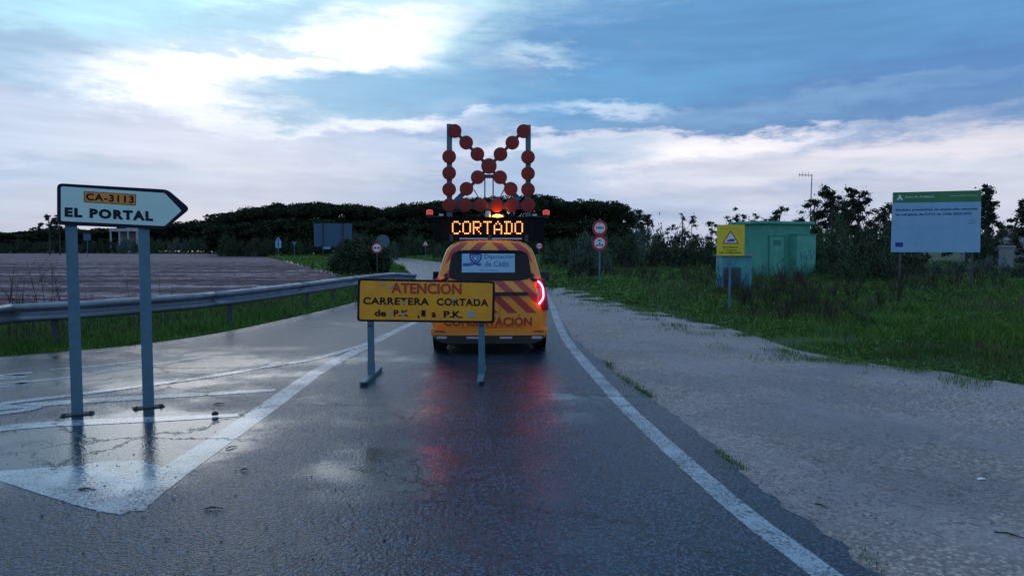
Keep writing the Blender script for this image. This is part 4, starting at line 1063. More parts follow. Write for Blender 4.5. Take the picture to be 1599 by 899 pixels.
m = MB(); put_text(m, 'ENTRADA', xo - .19, xo + .19, za + .195, za + .235, -0.033, 0.02); put_text(m, 'Y SALIDA', xo - .17, xo + .17, za + .125, za + .165, -0.033, 0.02); put_text(m, 'DE CAMIONES', xo - .27, xo + .27, za + .055, za + .098, -0.033, 0.02); m.build('lettering', 'sign_black', t)
m = MB(); put_text(m, 'ATENCIÓN', xo - .26, xo + .20, zb2 - .12, zb2 - .065, -0.033, 0.0); m.build('faded_heading', 'route_orange', t)
pole(t, zb2 - 0.05, 0.032, x=xo, y=0.02)

# information billboard
p1, p2 = G(1413, 461), G(1507, 458.5)
YB = p1.y; n3_ = Vector((0.10, -1, 0)).normalized(); ctr3 = (p1 + p2) / 2; rz3 = math.atan2(-n3_.x, n3_.y) + math.pi
rz3 = math.atan2(n3_.x, -n3_.y)
t = thing('information_billboard', 'large pale blue works billboard with green header on two thin posts in the right verge', 'billboard', ctr3, rz3)
M3 = (Matrix.Translation(ctr3) @ Matrix.Rotation(rz3, 4, 'Z')).inverted(); N3 = Vector((-math.sin(rz3), math.cos(rz3), 0))
L3 = lambda px, py: loc(px, py, -0.06, ctr3, M3, N3)
q = [L3(1392, 393.5), L3(1530.5, 394), L3(1532.5, 297), L3(1395, 300.5)]
MB().prism(q, -0.06, -0.02).build('panel', 'panel_paleblue', t)
f = MB().prism([L3(1394.5, 316.8), L3(1532, 314.8), L3(1532.5, 297), L3(1395, 300.5)], -0.063, -0.05).build('header_band', 'panel_green', t)
m = MB(); text_q(m, 'Junta de Andalucía', L3(1413, 309.5), L3(1459, 309), L3(1459, 305.5), L3(1413, 306), -0.066, 0.02); text_q(m, 'www.juntadeandalucia.es', L3(1483, 307), L3(1528, 306), L3(1528, 303.6), L3(1483, 304.8), -0.066, 0.0)
text_q(m, 'A', L3(1400, 312.8), L3(1410, 312.8), L3(1410, 304), L3(1400, 304), -0.066, 0.05); m.build('header_lettering', 'sign_white', f)
m = MB(); text_q(m, 'Medidas preventivas de catástrofes naturales', L3(1398.5, 330.5), L3(1526.5, 328.5), L3(1526.5, 324), L3(1398.5, 326), -0.063, 0.04); m.build('title_line', 'print_blue', t); m = MB()
text_q(m, 'en márgenes de D.P.H. en Cádiz 2022-2025', L3(1398.5, 338), L3(1517, 336.3), L3(1517, 331.3), L3(1398.5, 333), -0.063, 0.04); m.build('title_line', 'print_blue', t)
for mm in (0,): m = MB()
m.prism([L3(1513, 348.5), L3(1524, 345.8), L3(1524, 346.8), L3(1513, 350)], -0.063, -0.058); m.prism([L3(1513.5, 344.2), L3(1523, 341.2), L3(1523, 342), L3(1514, 345.4)], -0.063, -0.058)
m.build('emblem', 'hut_trim', t)
m = MB(); text_q(m, 'Restauración hidrológico-forestal de cauces públicos', L3(1399, 357), L3(1489, 356.5), L3(1489, 354.5), L3(1399, 355), -0.063, 0.0)
text_q(m, 'Unión Europea', L3(1414, 380.8), L3(1440, 380.6), L3(1440, 378.6), L3(1414, 378.8), -0.063, 0.0); text_q(m, 'Plazo', L3(1498, 349), L3(1508, 349), L3(1508, 347), L3(1498, 347), -0.063, 0.0)
m.build('small_lettering', 'print_grey', t)
MB().prism([L3(1398, 385.5), L3(1410, 385.5), L3(1410, 378.5), L3(1398, 378.5)], -0.064, -0.055).build('flag_panel', 'eu_blue', t)
zt = L3(1460, 300)[1]
for p in (p1, p2):
    x = (M3 @ Vector((p.x, p.y, 0))).x; MB().box((x, 0.02, zt / 2 - .1), (0.055, 0.055, zt)).build('post', 'rail_post_steel', t)
for z in (q[0][1] + .35, q[2][1] - .35): MB().box(((q[0][0] + q[1][0]) / 2, -0.012, z), (3.0, 0.03, 0.06)).build('cross_rail', 'galvanised', t)

# ------------------------------------------------------------------ green utility hut, teal kiosk, aerial mast
a0, a1 = Vector((12.25, 36.0, 0)), Vector((15.1, 37.4, 0)); dv = a1 - a0; wh = dv.length; rz = math.atan2(dv.y, dv.x)
t = thing('utility_hut', 'small flat roofed green rendered utility hut with graffiti standing among weeds in the right verge', 'hut', a0, rz)
dp, hh = 2.0, 2.82
MB().box((wh / 2, dp / 2, hh / 2), (wh, dp, hh)).build('wall', 'hut_green', t, bevel=0.01)
MB().box((wh / 2 - .02, dp / 2, hh + 0.06), (wh + 0.34, dp + 0.34, 0.13)).build('roof_slab', 'hut_green_light', t, bevel=0.015)
MB().box((wh / 2, dp / 2, hh - 0.04), (wh + 0.10, dp + 0.10, 0.06)).build('cornice', 'hut_trim', t)
bx = MB().box((wh * 0.76, -0.24, 1.14), (1.30, 0.48, 2.28)).build('side_cabinet', 'hut_green_light', t, bevel=0.01)
MB().box((wh * 0.76, -0.25, 2.30), (1.36, 0.54, 0.05)).build('cabinet_cap', 'hut_trim', bx)
m = MB()
rg = random.Random(3)
for k in range(5):
    x0 = wh * .76 - .45 + k * .2; pts = [(x0 + rg.uniform(-.05, .05), -0.485, 1.25 + rg.uniform(-.25, .3)) for _ in range(5)]
    pts = [Vector((p[0] + i * .05, p[1], p[2])) for i, p in enumerate(pts)]
    m.tube(catmull(pts, n=4), 0.018, 5)
m.build('graffiti', 'graffiti_blue', bx)
dr = MB().box((wh * 0.28, -0.02, 1.15), (0.95, 0.05, 2.1)).build('door', 'hut_green_light', t, bevel=0.008)
MB().box((wh * .28 - .5, -0.03, 1.15), (0.05, 0.07, 2.2)).box((wh * .28 + .5, -0.03, 1.15), (0.05, 0.07, 2.2)).box((wh * .28, -0.03, 2.24), (1.05, 0.07, 0.05)).build('door_frame', 'hut_trim', dr)
MB().box((wh * .28 + .38, -0.06, 1.05), (0.03, 0.04, 0.14)).build('handle', 'dark_steel', dr)
m = MB()
for k in range(6): m.box((wh * .28, -0.052, 1.78 + k * .045), (0.5, 0.02, 0.02), Matrix.Rotation(0.5, 3, 'X'))
m.build('vent', 'hut_trim', dr)

t = thing('meter_kiosk', 'low teal meter kiosk with a grey vent panel behind the yellow lorry sign', 'kiosk', (7.98, 28.0, 0), R(3))
MB().box((0.58, 0.35, 0.67), (1.16, 0.7, 1.34)).build('housing', 'kiosk_teal', t, bevel=0.01)
MB().box((0.58, 0.33, 1.365), (1.26, 0.82, 0.06)).build('cap', 'concrete', t, bevel=0.008)
v_ = MB().box((0.40, -0.02, 0.50), (0.66, 0.05, 0.82)).build('vent_panel', 'sign_back', t, bevel=0.004)
lou = MB().box((0, 0, 0), (0.60, 0.03, 0.03), Matrix.Rotation(0.6, 3, 'X')).mesh('louvre', 'sign_back_dull')
for k in range(11): o = obj('louvre', lou, v_); o.location = (0.40, -0.055, 0.16 + k * 0.068)
pm_ = AT(1264, 345, 40)
t = thing('aerial_mast', 'thin aerial mast with a short crossbar rising behind the green hut', 'mast', (pm_.x, 40, 0), R(4))
top_z = AT(1266, 272, 40).z
MB().tube([(0, 0, -.1), (0.02, 0, 2.5), (0.08, 0, top_z)], [0.035, 0.03, 0.022], 8).build('mast_pole', 'rusty_steel', t)
m = MB().tube([(0.10, 0, top_z - .07), (-0.66, 0, top_z - .04)], 0.018, 6)
for k in range(4): m.tube([(-0.1 - k * 0.17, 0, top_z - .16), (-0.1 - k * .17, 0, top_z + .12 - .05 * (k % 2))], 0.010, 5)
m.build('crossbar', 'rusty_steel', t)
MB().box((-0.08, 0, 3.4), (0.25, 0.02, 0.02)).build('stay', 'rusty_steel', t)

# far structures: parapet of the road bridge on the right, concrete post, white kerb, canopy building over the field
YB = 84.0; a, b = AT(1528, 377, YB), AT(1640, 376, YB)
t = thing('bridge_parapet', 'long low pale bridge parapet with dark rail far behind the billboard', 'parapet', (a.x, YB, 0), R(-2))
MB().box((8, 0, 1.0), (20, 0.3, 2.0)).build('abutment', 'concrete', t)
MB().box((8, 0, 2.36), (20.1, 0.36, 0.66)).build('parapet_wall', 'pale_render', t)
MB().tube([(-2, -.1, 2.86), (18, -.1, 2.86)], 0.09, 6).build('rail', 'dark_steel', t)
YB = 46.0; a = AT(1571, 400, YB)
t = thing('concrete_post', 'stubby weathered concrete pillar among weeds right of the billboard', 'pillar', (a.x, YB, 0), R(12))
MB().box((0, 0, 0.8), (0.62, 0.5, 1.75)).build('shaft', 'concrete', t, bevel=0.04)
MB().box((0.02, 0, 1.70), (0.74, 0.6, 0.14)).build('capping', 'concrete', t, bevel=0.03)
a = G(1600, 402)
t = thing('white_barrier', 'short pale horizontal barrier beyond the concrete pillar at the right edge', 'barrier', (a.x + 2, 58, 0), R(-3))
for s in (-2.2, 0, 2.2): MB().box((s, 0, .35), (0.12, 0.12, 0.9)).build('post', 'concrete', t)
MB().box((0, -.08, .88), (5.2, 0.06, 0.26)).build('board', 'sign_white', t)
YB = 190.0; a, b = AT(172, 371, YB), AT(216, 357, YB)
t = thing('farm_canopy', 'pale flat roofed open farm canopy across the ploughed field below the direction sign', 'building', (a.x, YB, 0))
W_ = b.x - a.x
MB().box((W_ / 2, 2.5, b.z - .35), (W_, 6, 0.7)).build('roof', 'pale_render', t)
MB().box((W_ * .72, 2.4, b.z + .5), (W_ * .45, 3, 1.0)).build('roof_box', 'pale_render', t)
for k in range(4): MB().box((0.3 + k * (W_ - .6) / 3, -0.2, (b.z - .7) / 2), (0.35, 0.35, b.z - .7)).build('pillar', 'pale_render', t)
MB().box((W_ / 2, 4.5, (b.z - .7) / 2), (W_ - .8, 0.2, b.z - .7)).build('wall', 'concrete', t)
a = AT(136, 370, 120.0)
t = thing('small_blue_sign', 'small plain blue grey plate on a pole at the far side of the field', 'road sign', (a.x, 120, 0), 0)
MB().prism(rrect(-.6, .6, a.z - .6, a.z + .5, .05), -.03, 0).build('plate', 'sign_back', t); pole(t, a.z, 0.05)

# ------------------------------------------------------------------ vegetation
rs = np.random.RandomState(11)
def quads(centers, size, jitter=0.4, flat=0.0):
    N = len(centers); d = rs.normal(size=(N, 3)); d[:, 2] *= (1 - flat); d /= np.linalg.norm(d, axis=1)[:, None] + 1e-9
    e = rs.normal(size=(N, 3)); e -= d * (d * e).sum(1)[:, None]; e /= np.linalg.norm(e, axis=1)[:, None] + 1e-9
    s = size * (1 + jitter * rs.uniform(-1, 1, N))[:, None]
    a, b = d * s, e * s * 0.55
    v = np.stack([centers - a, centers + b, centers + a, centers - b], 1).reshape(-1, 3)
    f = np.arange(4 * N).reshape(N, 4); return v, f
def clump_points(cl, per, soft=True):
    out = []
    for (x, y, z, rx, ry_, rz_) in cl:
        n = max(6, int(per)); d = rs.normal(size=(n, 3)); d /= np.linalg.norm(d, axis=1)[:, None]
        r_ = np.abs(rs.normal(0.0, 0.55, n)) + 0.1 if soft else rs.uniform(0.3, 1.0, n) ** 0.5
        out.append(np.c_[x + d[:, 0] * r_ * rx, y + d[:, 1] * r_ * ry_, z + d[:, 2] * r_ * rz_])
    return np.concatenate(out)
def crown_mesh(name, cl, per, size, m, soft=True):
    P = clump_points(cl, per, soft); v, f = quads(P, size); return fast_mesh(name, v, f, m)
def pine_clumps(n, seed, deep=False):
    r = random.Random(seed); out = []
    for k in range(n):
        a = r.uniform(0, 2 * math.pi); q = math.sqrt(r.uniform(0, 1)) * 4.4
        z = 6.4 + 2.9 * math.sqrt(max(0, 1 - (q / 5.1) ** 2)) * (1 - 0.55 * r.random() ** 2); s = r.uniform(0.8, 1.3)
        if deep: z = 9.0 - r.random() ** 0.8 * 7.5; q *= 1.0; s *= 1.25
        out.append((q * math.cos(a), q * math.sin(a), z, s, s, s * 0.62))
    return out
def limb_mesh(name, trunk_h, cl, r0, m, frac=0.5, lean=0.0, nlimb=12):
    mb = MB(); top = Vector((lean, 0, trunk_h)); mid = Vector((lean * .3, 0.05, trunk_h * .5))
    mb.tube([(0, 0, -.3), mid, top], [r0, r0 * .75, r0 * .35], 8)
    for c in cl[:nlimb]:
        e = Vector(c[:3]); s = mid.lerp(top, rnd.uniform(0.1, 0.9)); q = s.lerp(e, 0.5) + Vector((0, 0, -0.06 * (e - s).length))
        mb.tube([s, q, e], [r0 * .32, r0 * .18, r0 * .05], 5, False)
    return mb.mesh(name, m, True)
def make_tree(name, label, cat, crown, trunk, loc_, s=(1, 1, 1), rz=0.0, group=None):
    t = thing(name, label, cat, loc_, rz, group); t.scale = s; obj('crown', crown, t); obj('trunk', trunk, t); return t
pines = []
for k in range(6):
    c_ = pine_clumps(84 if k < 4 else 130, 20 + k, k > 3); pines.append((crown_mesh('crown', c_, 110 if k < 4 else 150 if k < 4 else 120, 0.17 if k < 4 else 0.30, 'pine_needles', False), limb_mesh('trunk', 7.2, c_, 0.28, 'bark', nlimb=10)))
pl = 'dark umbrella pine in the wood behind the van, crowns merging into one another'
PG = 'umbrella pines of the dark wood'
def pine_at(px, py, Y, wpx, label=pl, group=PG, name='umbrella_pine', deep=False):
    p = AT(px, py, Y); k = rnd.randrange(4) if not deep else 4 + rnd.randrange(2); sz = p.z / 9.35; sx = wpx / F * Y / 9.6
    return make_tree(name, label, 'pine tree', pines[k][0], pines[k][1], (p.x, Y, 0), (sx, sx, sz), rnd.uniform(0, 6.28), group)
sky_line = [(372, 333, 150, 54), (404, 326, 146, 66), (446, 320, 150, 76), (492, 319, 144, 72), (536, 320, 148, 76), (575, 325, 150, 56), (616, 326, 152, 46), (652, 319, 146, 70), (694, 316, 150, 70), (738, 312, 142, 80), (790, 309, 146, 84),
            (838, 308, 140, 80), (880, 319, 148, 62), (915, 315, 140, 72), (948, 317, 142, 64), (972, 330, 140, 40)]
front = ['leftmost big umbrella pine where the dark wood steps up above the low tree line', 'second umbrella pine from the left end of the dark wood', 'umbrella pine above the pale stacked junction sign', 'umbrella pine whose crown tops the wood just left of the large blue board',
         'umbrella pine rising directly above the large blue board', 'umbrella pine above the dark round bush, left of the notch in the wood', 'narrow umbrella pine just right of the notch in the wood', 'umbrella pine left of the lamp frame, above the small warning triangle',
         'umbrella pine behind the left upright of the lamp frame', 'umbrella pine behind the middle of the lamp frame', 'umbrella pine behind the right half of the lamp frame', 'tallest umbrella pine of the wood, just right of the lamp frame',
         'lower umbrella pine in the dip right of the message board', 'umbrella pine left of the restriction signs', 'umbrella pine directly above the restriction signs', 'small last umbrella pine at the right end of the dark wood']
for a, lb_ in zip(sky_line, front): pine_at(a[0], a[1], a[2], a[3] * 1.22, label=lb_)
for px in range(362, 985, 30):                # a second and third rank fills the wood down to the ground
    pine_at(px + rnd.uniform(-8, 8), 334 + rnd.uniform(-4, 6), 158 + rnd.uniform(0, 16), 78, deep=True)
for px in range(356, 980, 42):
    pine_at(px + rnd.uniform(-8, 8), 346 + rnd.uniform(-4, 6), 134 + rnd.uniform(0, 4), 72, deep=True)
for px in range(-120, 372, 26): pine_at(px, (364 if px < 40 else 358 if px < 220 else 350 if px < 300 else 347) + rnd.uniform(-2, 3), 200 + rnd.uniform(0, 8), 62, 'distant dark pine in the low tree line beyond the ploughed field', 'distant pines beyond the field', deep=True)
for px, py, Y, wd in ((4, 363, 230, 60), (48, 362, 225, 60), (96, 357, 220, 60), (140, 357, 226, 60), (190, 358, 240, 64), (240, 352, 230, 60), (284, 348, 225, 60), (322, 345, 215, 60), (350, 343, 205, 54), (-50, 364, 230, 70), (-110, 362, 230, 70)):
    pine_at(px, py, Y, wd, 'distant dark pine in the low tree line beyond the ploughed field', 'distant pines beyond the field', deep=True)

# shrubs: three crowns shared by many
def shrub_clumps(n, seed, rx=1.0, h=1.0):
    r = random.Random(seed); out = []
    for k in range(n):
        a = r.uniform(0, 2 * math.pi); q = math.sqrt(r.uniform(0, 1)) * rx; z = h * (0.12 + 0.72 * r.random() * math.sqrt(max(0.02, 1 - (q / rx / 1.1) ** 2)))
        s = r.uniform(0.16, 0.30); out.append((q * math.cos(a), q * math.sin(a), z, s * rx, s * rx, s * 0.9 * h))
    return out
shr = {}
for m_ in ('shrub_leaves', 'grey_shrub_leaves', 'dark_leaves'):
    shr[m_] = []
    for k in range(2):
        c_ = shrub_clumps(34, 50 + k + len(m_)); shr[m_].append((crown_mesh('foliage', c_, 150, 0.036, m_), limb_mesh('stem', 0.45, c_, 0.03, 'bark', nlimb=12)))
def shrub(px, y_top, Y, wpx, m_, label, group=None, name='shrub', cat='shrub', dens=1.0, z0=-0.5):
    p = AT(px, y_top, Y); sx = wpx / F * Y / 2.2; k = rnd.randrange(2)
    t = thing(name, label, cat, (p.x, Y, z0), rnd.uniform(0, 6.28), group); t.scale = (sx, sx, (p.z - z0) / 0.98)
    obj('foliage', shr[m_][k][0], t); obj('stem', shr[m_][k][1], t); return t
# the dark bush left of the lane: a big one of its own, leafier
c_ = shrub_clumps(150, 5, 1.65, 2.5)
c_ = [(x, y, z, .36, .36, .34) for x, y, z, *_ in c_]
p = G(573, 427.5)
t = thing('dark_round_bush', 'big dark rounded bush beyond the end of the guard rail, left of the far road', 'bush', (p.x, 44, 0)); t.scale = (1.0, 1.0, 1.02)
obj('foliage', crown_mesh('foliage', c_, 420, 0.055, 'dark_leaves'), t); obj('stem', limb_mesh('stem', 1.4, c_, 0.09, 'bark', nlimb=20), t)
m = MB()
for k in range(120):
    c = c_[k % 150]; b_ = Vector((c[0], c[1], c[2] * .8)); e = b_ + Vector((rnd.uniform(-.3, .3), rnd.uniform(-.3, .3), rnd.uniform(.35, .75))); m.tube([b_, e], [0.008, 0.004], 3, False)
m.build('shoot', 'dry_twigs', t)
sg = 'shrubs along the foot of the distant wood'
for px in range(356, 975, 20):
    shrub(px + rnd.uniform(-6, 6), 366 + rnd.uniform(-6, 7), 128 + rnd.uniform(-3, 3), 40, 'dark_leaves', 'low dark undergrowth bush filling the gap under the pine wood', sg)
for px in (200, 226, 254, 280, 306, 332, 352): shrub(px, 369 + rnd.uniform(-4, 4), 185 + rnd.uniform(-5, 5), 36, 'shrub_leaves' if px % 4 else 'grey_shrub_leaves', 'round mid green shrub at the far field edge left of the pine wood', 'green shrubs at the far field edge')
for px in range(-60, 196, 24): shrub(px, 374 + rnd.uniform(-6, 3), 190, 34, 'dark_leaves', 'dark bush at the far field edge behind the sign posts', 'dark bushes at the far field edge')
for px, yt, Y, wd, m_ in ((690, 378, 92, 30, 'shrub_leaves'), (660, 366, 124, 34, 'shrub_leaves'), (638, 374, 120, 30, 'dark_leaves'), (612, 372, 100, 24, 'grey_shrub_leaves')):
    shrub(px, yt, Y, wd, m_, 'bushy green shrub on the bank between the far road and the pines', 'shrubs on the bank beyond the far road')
right_shrubs = [
 (870, 372, 62, 60, 'shrub_leaves', 'low shrub immediately right of the van message board'),
 (905, 352, 52, 66, 'dark_leaves', 'dark shrub left of the restriction signs'),
 (925, 350, 44, 70, 'grey_shrub_leaves', 'dense grey green shrub directly behind the restriction signs'),
 (918, 392, 38, 64, 'dark_leaves', 'low dark brushy shrub at the foot of the restriction signs'),
 (975, 358, 50, 66, 'dark_leaves', 'dark shrub right of the restriction signs'),
 (1010, 345, 60, 70, 'grey_shrub_leaves', 'willowy grey shrub right of the restriction signs'),
 (1045, 340, 52, 96, 'dark_leaves', 'broad dark rounded shrub midway between restriction signs and yellow sign'),
 (1096, 352, 56, 70, 'dark_leaves', 'dark shrub just left of the yellow lorry sign'),
 (1130, 362, 48, 50, 'dark_leaves', 'small dark shrub hidden partly behind the yellow lorry sign'),
 (1310, 350, 46, 90, 'shrub_leaves', 'tall green shrub behind the right end of the hut'),
 (1300, 378, 38, 80, 'dark_leaves', 'black looking thicket right beside the hut'),
 (1350, 352, 40, 100, 'dark_leaves', 'massive dark thicket left of the billboard'),
 (1375, 392, 34, 70, 'dark_leaves', 'low dark thicket under the left corner of the billboard'),
 (1425, 402, 36, 60, 'dark_leaves', 'low bush below the billboard between its posts'),
 (1480, 400, 40, 70, 'grey_shrub_leaves', 'pale weedy bush below the billboard near its right post'),
 (1545, 398, 42, 70, 'grey_shrub_leaves', 'grey weedy bush left of the concrete pillar'),
 (1595, 412, 36, 40, 'dark_leaves', 'low dark bush at the right edge beside the pillar'),
 (1640, 380, 40, 90, 'dark_leaves', 'dark bush beyond the right edge of the verge'),
 (1218, 342, 58, 60, 'shrub_leaves', 'bushy green crown rising just over the middle of the hut roof'),
 (1262, 336, 54, 60, 'dark_leaves', 'full dark bush at the foot of the aerial mast'),
 (1300, 328, 53, 60, 'shrub_leaves', 'full green bush under the tallest skyline tree'),
 (1345, 330, 52, 66, 'dark_leaves', 'full dark bush under the tall pointed tree'),
 (1392, 340, 50, 60, 'dark_leaves', 'full dark bush touching the left edge of the billboard'),
 (1552, 338, 57, 60, 'dark_leaves', 'full dark bush under the airy tree right of the billboard'),
 (1285, 402, 36, 60, 'shrub_leaves', 'rounded green bush at the right foot of the hut'),
 (1330, 398, 33, 70, 'shrub_leaves', 'rounded mid green bush before the dark thicket between hut and billboard'),
 (1410, 360, 52, 90, 'dark_leaves', 'dark bush mostly hidden by the billboard panel'),
 (1560, 352, 98, 90, 'dark_leaves', 'dark rounded bush above the bridge parapet'),
 (1615, 355, 98, 60, 'dark_leaves', 'dark bush at the right end of the parapet'),
]
for px, yt, Y, wd, m_, lb in right_shrubs: shrub(px, yt, Y, wd, m_, lb)

# tall loose trees on the right skyline, each with its own crown
def loose_tree(px, y_top, Y, wpx, n, label, seed, lean=0.0, name='tall_tree', cs=(0.10, 0.17), start=0.16, per=190, sz=0.013, m_='tall_tree_leaves', y_off=0):
    p = AT(px, y_top, Y); Ht = p.z; Wd = wpx / F * Y; r = random.Random(seed); cl = []
    for k in range(n):
        h = start + (1 - start) * (k + r.random()) / n; half = 0.5 * Wd * (0.35 + 0.9 * math.sin(math.pi * min(1, (h - start) / (1 - start) * .80 + .14)))
        a = r.uniform(0, 6.28); q = half * math.sqrt(r.random()); s = r.uniform(*cs) * Ht * .85
        z_ = h * Ht - s * .5
        cl.append((q * math.cos(a) + lean * h, q * math.sin(a), z_, s * 1.1, s, s * 0.62))
    cl += [(c[0] + r.gauss(0, .5) * c[3], c[1], c[2] + r.gauss(0, .55) * c[3], c[3] * .6, c[4] * .6, c[5] * .7) for c in cl for _ in range(3)]
    per = int(per * .55)
    t = thing(name, label, 'tree', (p.x, Y, 0))
    obj('crown', crown_mesh('crown', cl, per, sz * Ht * 1.15, m_), t); obj('trunk', limb_mesh('trunk', Ht * 0.93, cl, 0.022 * Ht, 'bark', lean=lean, nlimb=n), t); return t
loose_tree(1012, 336, 72, 30, 13, 'small loose tree on the skyline just right of the pine wood', 1, cs=(.06, .12))
loose_tree(994, 327, 76, 26, 12, 'slim ragged tree where the pine wood ends', 2, cs=(.06, .10))
loose_tree(1066, 334, 70, 50, 16, 'thin crowned tree on the skyline between the restriction signs and the hut', 3, cs=(.06, .12), per=80)
loose_tree(1112, 345, 74, 26, 10, 'short spiky tree left of the yellow lorry sign', 4, cs=(.07, .12))
loose_tree(1150, 332, 66, 46, 16, 'spreading tree above the left end of the hut roof', 5, cs=(.07, .12))
loose_tree(1178, 338, 70, 50, 14, 'low flat crowned tree behind the middle of the hut roof', 6)
loose_tree(1210, 322, 62, 34, 14, 'tree with a leaning plume above the hut roof', 7, lean=0.5, cs=(.07, .11))
loose_tree(1240, 338, 60, 44, 12, 'low tree just left of the aerial mast', 8)
loose_tree(1272, 308, 58, 36, 16, 'slender tree directly behind the aerial mast', 9, cs=(.07, .11))
loose_tree(1301, 291, 56, 44, 22, 'tallest tree on the skyline right of the hut', 10, cs=(.07, .12))
loose_tree(1342, 295, 56, 44, 22, 'tall pointed tree left of the billboard', 11, cs=(.07, .12))
loose_tree(1382, 315, 58, 44, 16, 'round topped tree touching the left edge of the billboard', 12)
loose_tree(1322, 322, 64, 70, 18, 'broad tree filling the gap between the two tall trees', 13)
loose_tree(1545, 289, 60, 40, 24, 'tall airy tree right of the billboard', 14, cs=(.06, .11))
loose_tree(1578, 316, 62, 34, 12, 'tree with a bough leaning right past the billboard', 15, lean=0.9, cs=(.05, .09), start=.5)
loose_tree(1606, 322, 66, 34, 12, 'tree cut off by the right edge of the view', 16)
loose_tree(1512, 318, 64, 60, 16, 'tree standing behind the right half of the billboard', 17)
loose_tree(1450, 325, 70, 60, 14, 'tree hidden behind the middle of the billboard', 18)
loose_tree(76, 336, 150, 30, 12, 'lone tree poking above the distant tree line left of the direction sign', 19, cs=(.06, .09), start=.6)
loose_tree(92, 340, 152, 22, 9, 'smaller tree touching the left edge of the direction sign, beyond the field', 20, cs=(.06, .09), start=.6)

# bare twiggy shrubs and tall dry weeds
def twig_mesh(name, seed, n=26, h=1.0, spread=0.45, m_='dry_twigs', r0=0.006):
    r = random.Random(seed); mb = MB()
    for k in range(n):
        a = r.uniform(0, 6.28); q = r.uniform(0, .18); x, y = q * math.cos(a), q * math.sin(a); hh = h * r.uniform(.5, 1); l = r.uniform(.2, 1) * spread
        p0 = Vector((x, y, 0)); p1_ = Vector((x + l * .3 * math.cos(a), y + l * .3 * math.sin(a), hh * .5)); p2_ = Vector((x + l * math.cos(a + r.uniform(-.3, .3)), y + l * math.sin(a), hh))
        mb.tube([p0, p1_, p2_], [r0, r0 * .8, r0 * .35], 3, False)
        for j in range(5):
            s = p1_.lerp(p2_, r.uniform(-.2, .9)); e = s + Vector((r.uniform(-.16, .16), r.uniform(-.16, .16), r.uniform(.05, .24))) * h; mb.tube([s, e], [r0 * .5, r0 * .25], 3, False)
    return mb.mesh(name, m_)
tw = [twig_mesh('bare_shrub', 70 + k) for k in range(3)]
tg = 'bare twiggy weeds in the right verge'
rt = random.Random(5)
spots = [(1180, 505, 18.5), (1226, 512, 16.6), (1262, 505, 17.2), (1300, 512, 16.2), (1150, 470, 22.5), (1165, 488, 20.2), (1240, 480, 20.5), (1330, 470, 21.5), (1365, 492, 18.4), (1400, 470, 22), (1210, 470, 22.2), (1172, 455, 22), (1192, 470, 21.5), (1215, 450, 26), (1232, 462, 24), (1252, 448, 28), (1270, 470, 21), (1205, 492, 18.5), (1240, 500, 17.5), (1285, 500, 17), (1320, 490, 18), (1300, 462, 22), (1345, 510, 15.5), (1186, 440, 30), (1222, 438, 31), (1245, 436, 32),
         (980, 432, 36), (1000, 436, 34), (1025, 438, 34), (1050, 440, 33), (1075, 442, 31), (1100, 450, 28), (1015, 445, 31), (960, 430, 38), (1130, 455, 25), (1160, 480, 20), (1380, 480, 19), (1430, 450, 26), (1455, 452, 26), (1490, 450, 27), (1530, 446, 29), (1560, 450, 27)]
for i, (px, py, Y) in enumerate(spots):
    x = (px - 799.5) / F * Y; zn = 'before the green hut and kiosk' if 1125 <= px < 1290 else 'between the hut and the billboard' if 1290 <= px < 1390 else 'below and right of the billboard' if px >= 1390 else 'between the restriction signs and the kiosk'
    o = thing('bare_shrub', 'leafless brown twiggy weed clump in the grass ' + zn, 'dry weed', (x, Y, -0.02), rt.uniform(0, 6), 'bare weeds ' + zn, tw[i % 3])
    hgt_ = rt.uniform(0.8, 1.35) if Y > 20 else rt.uniform(0.5, 0.85); o.scale = (hgt_ * .9, hgt_ * .9, hgt_)
stm = [twig_mesh('dry_weed', 90 + k, n=3, h=1.0, spread=0.22, m_='dry_stem', r0=0.008) for k in range(3)]
for i, (px, ytop, Y, lb) in enumerate(((6, 393, 13.2, 'tallest dark dry stalk at the left edge of the view behind the guard rail'), (22, 428, 13.4, 'second dry stalk from the left edge, behind the guard rail'), (34, 430, 13.5, 'bent dry stalk pair leaning together behind the guard rail'),
        (44, 442, 13.2, 'short dark stalk rising behind the left stretch of the guard rail'), (76, 405, 14.0, 'thin curved dry stalk left of the first sign post'), (102, 415, 14.2, 'dry stalk leaning right beside the first sign post'),
        (140, 430, 14.6, 'wispy dry weed just right of the first sign post'), (205, 428, 15.2, 'reddish dry weed left of the second sign post'), (252, 432, 15.8, 'wispy dry weed right of the second sign post'))):
    p = AT(px, ytop, Y); o = thing('dry_weed', lb, 'dry weed', (p.x, Y, 0), i * 1.3, 'tall dry weeds behind the guard rail', stm[i % 3]); o.scale = (p.z * .8, p.z * .8, p.z * 1.02)

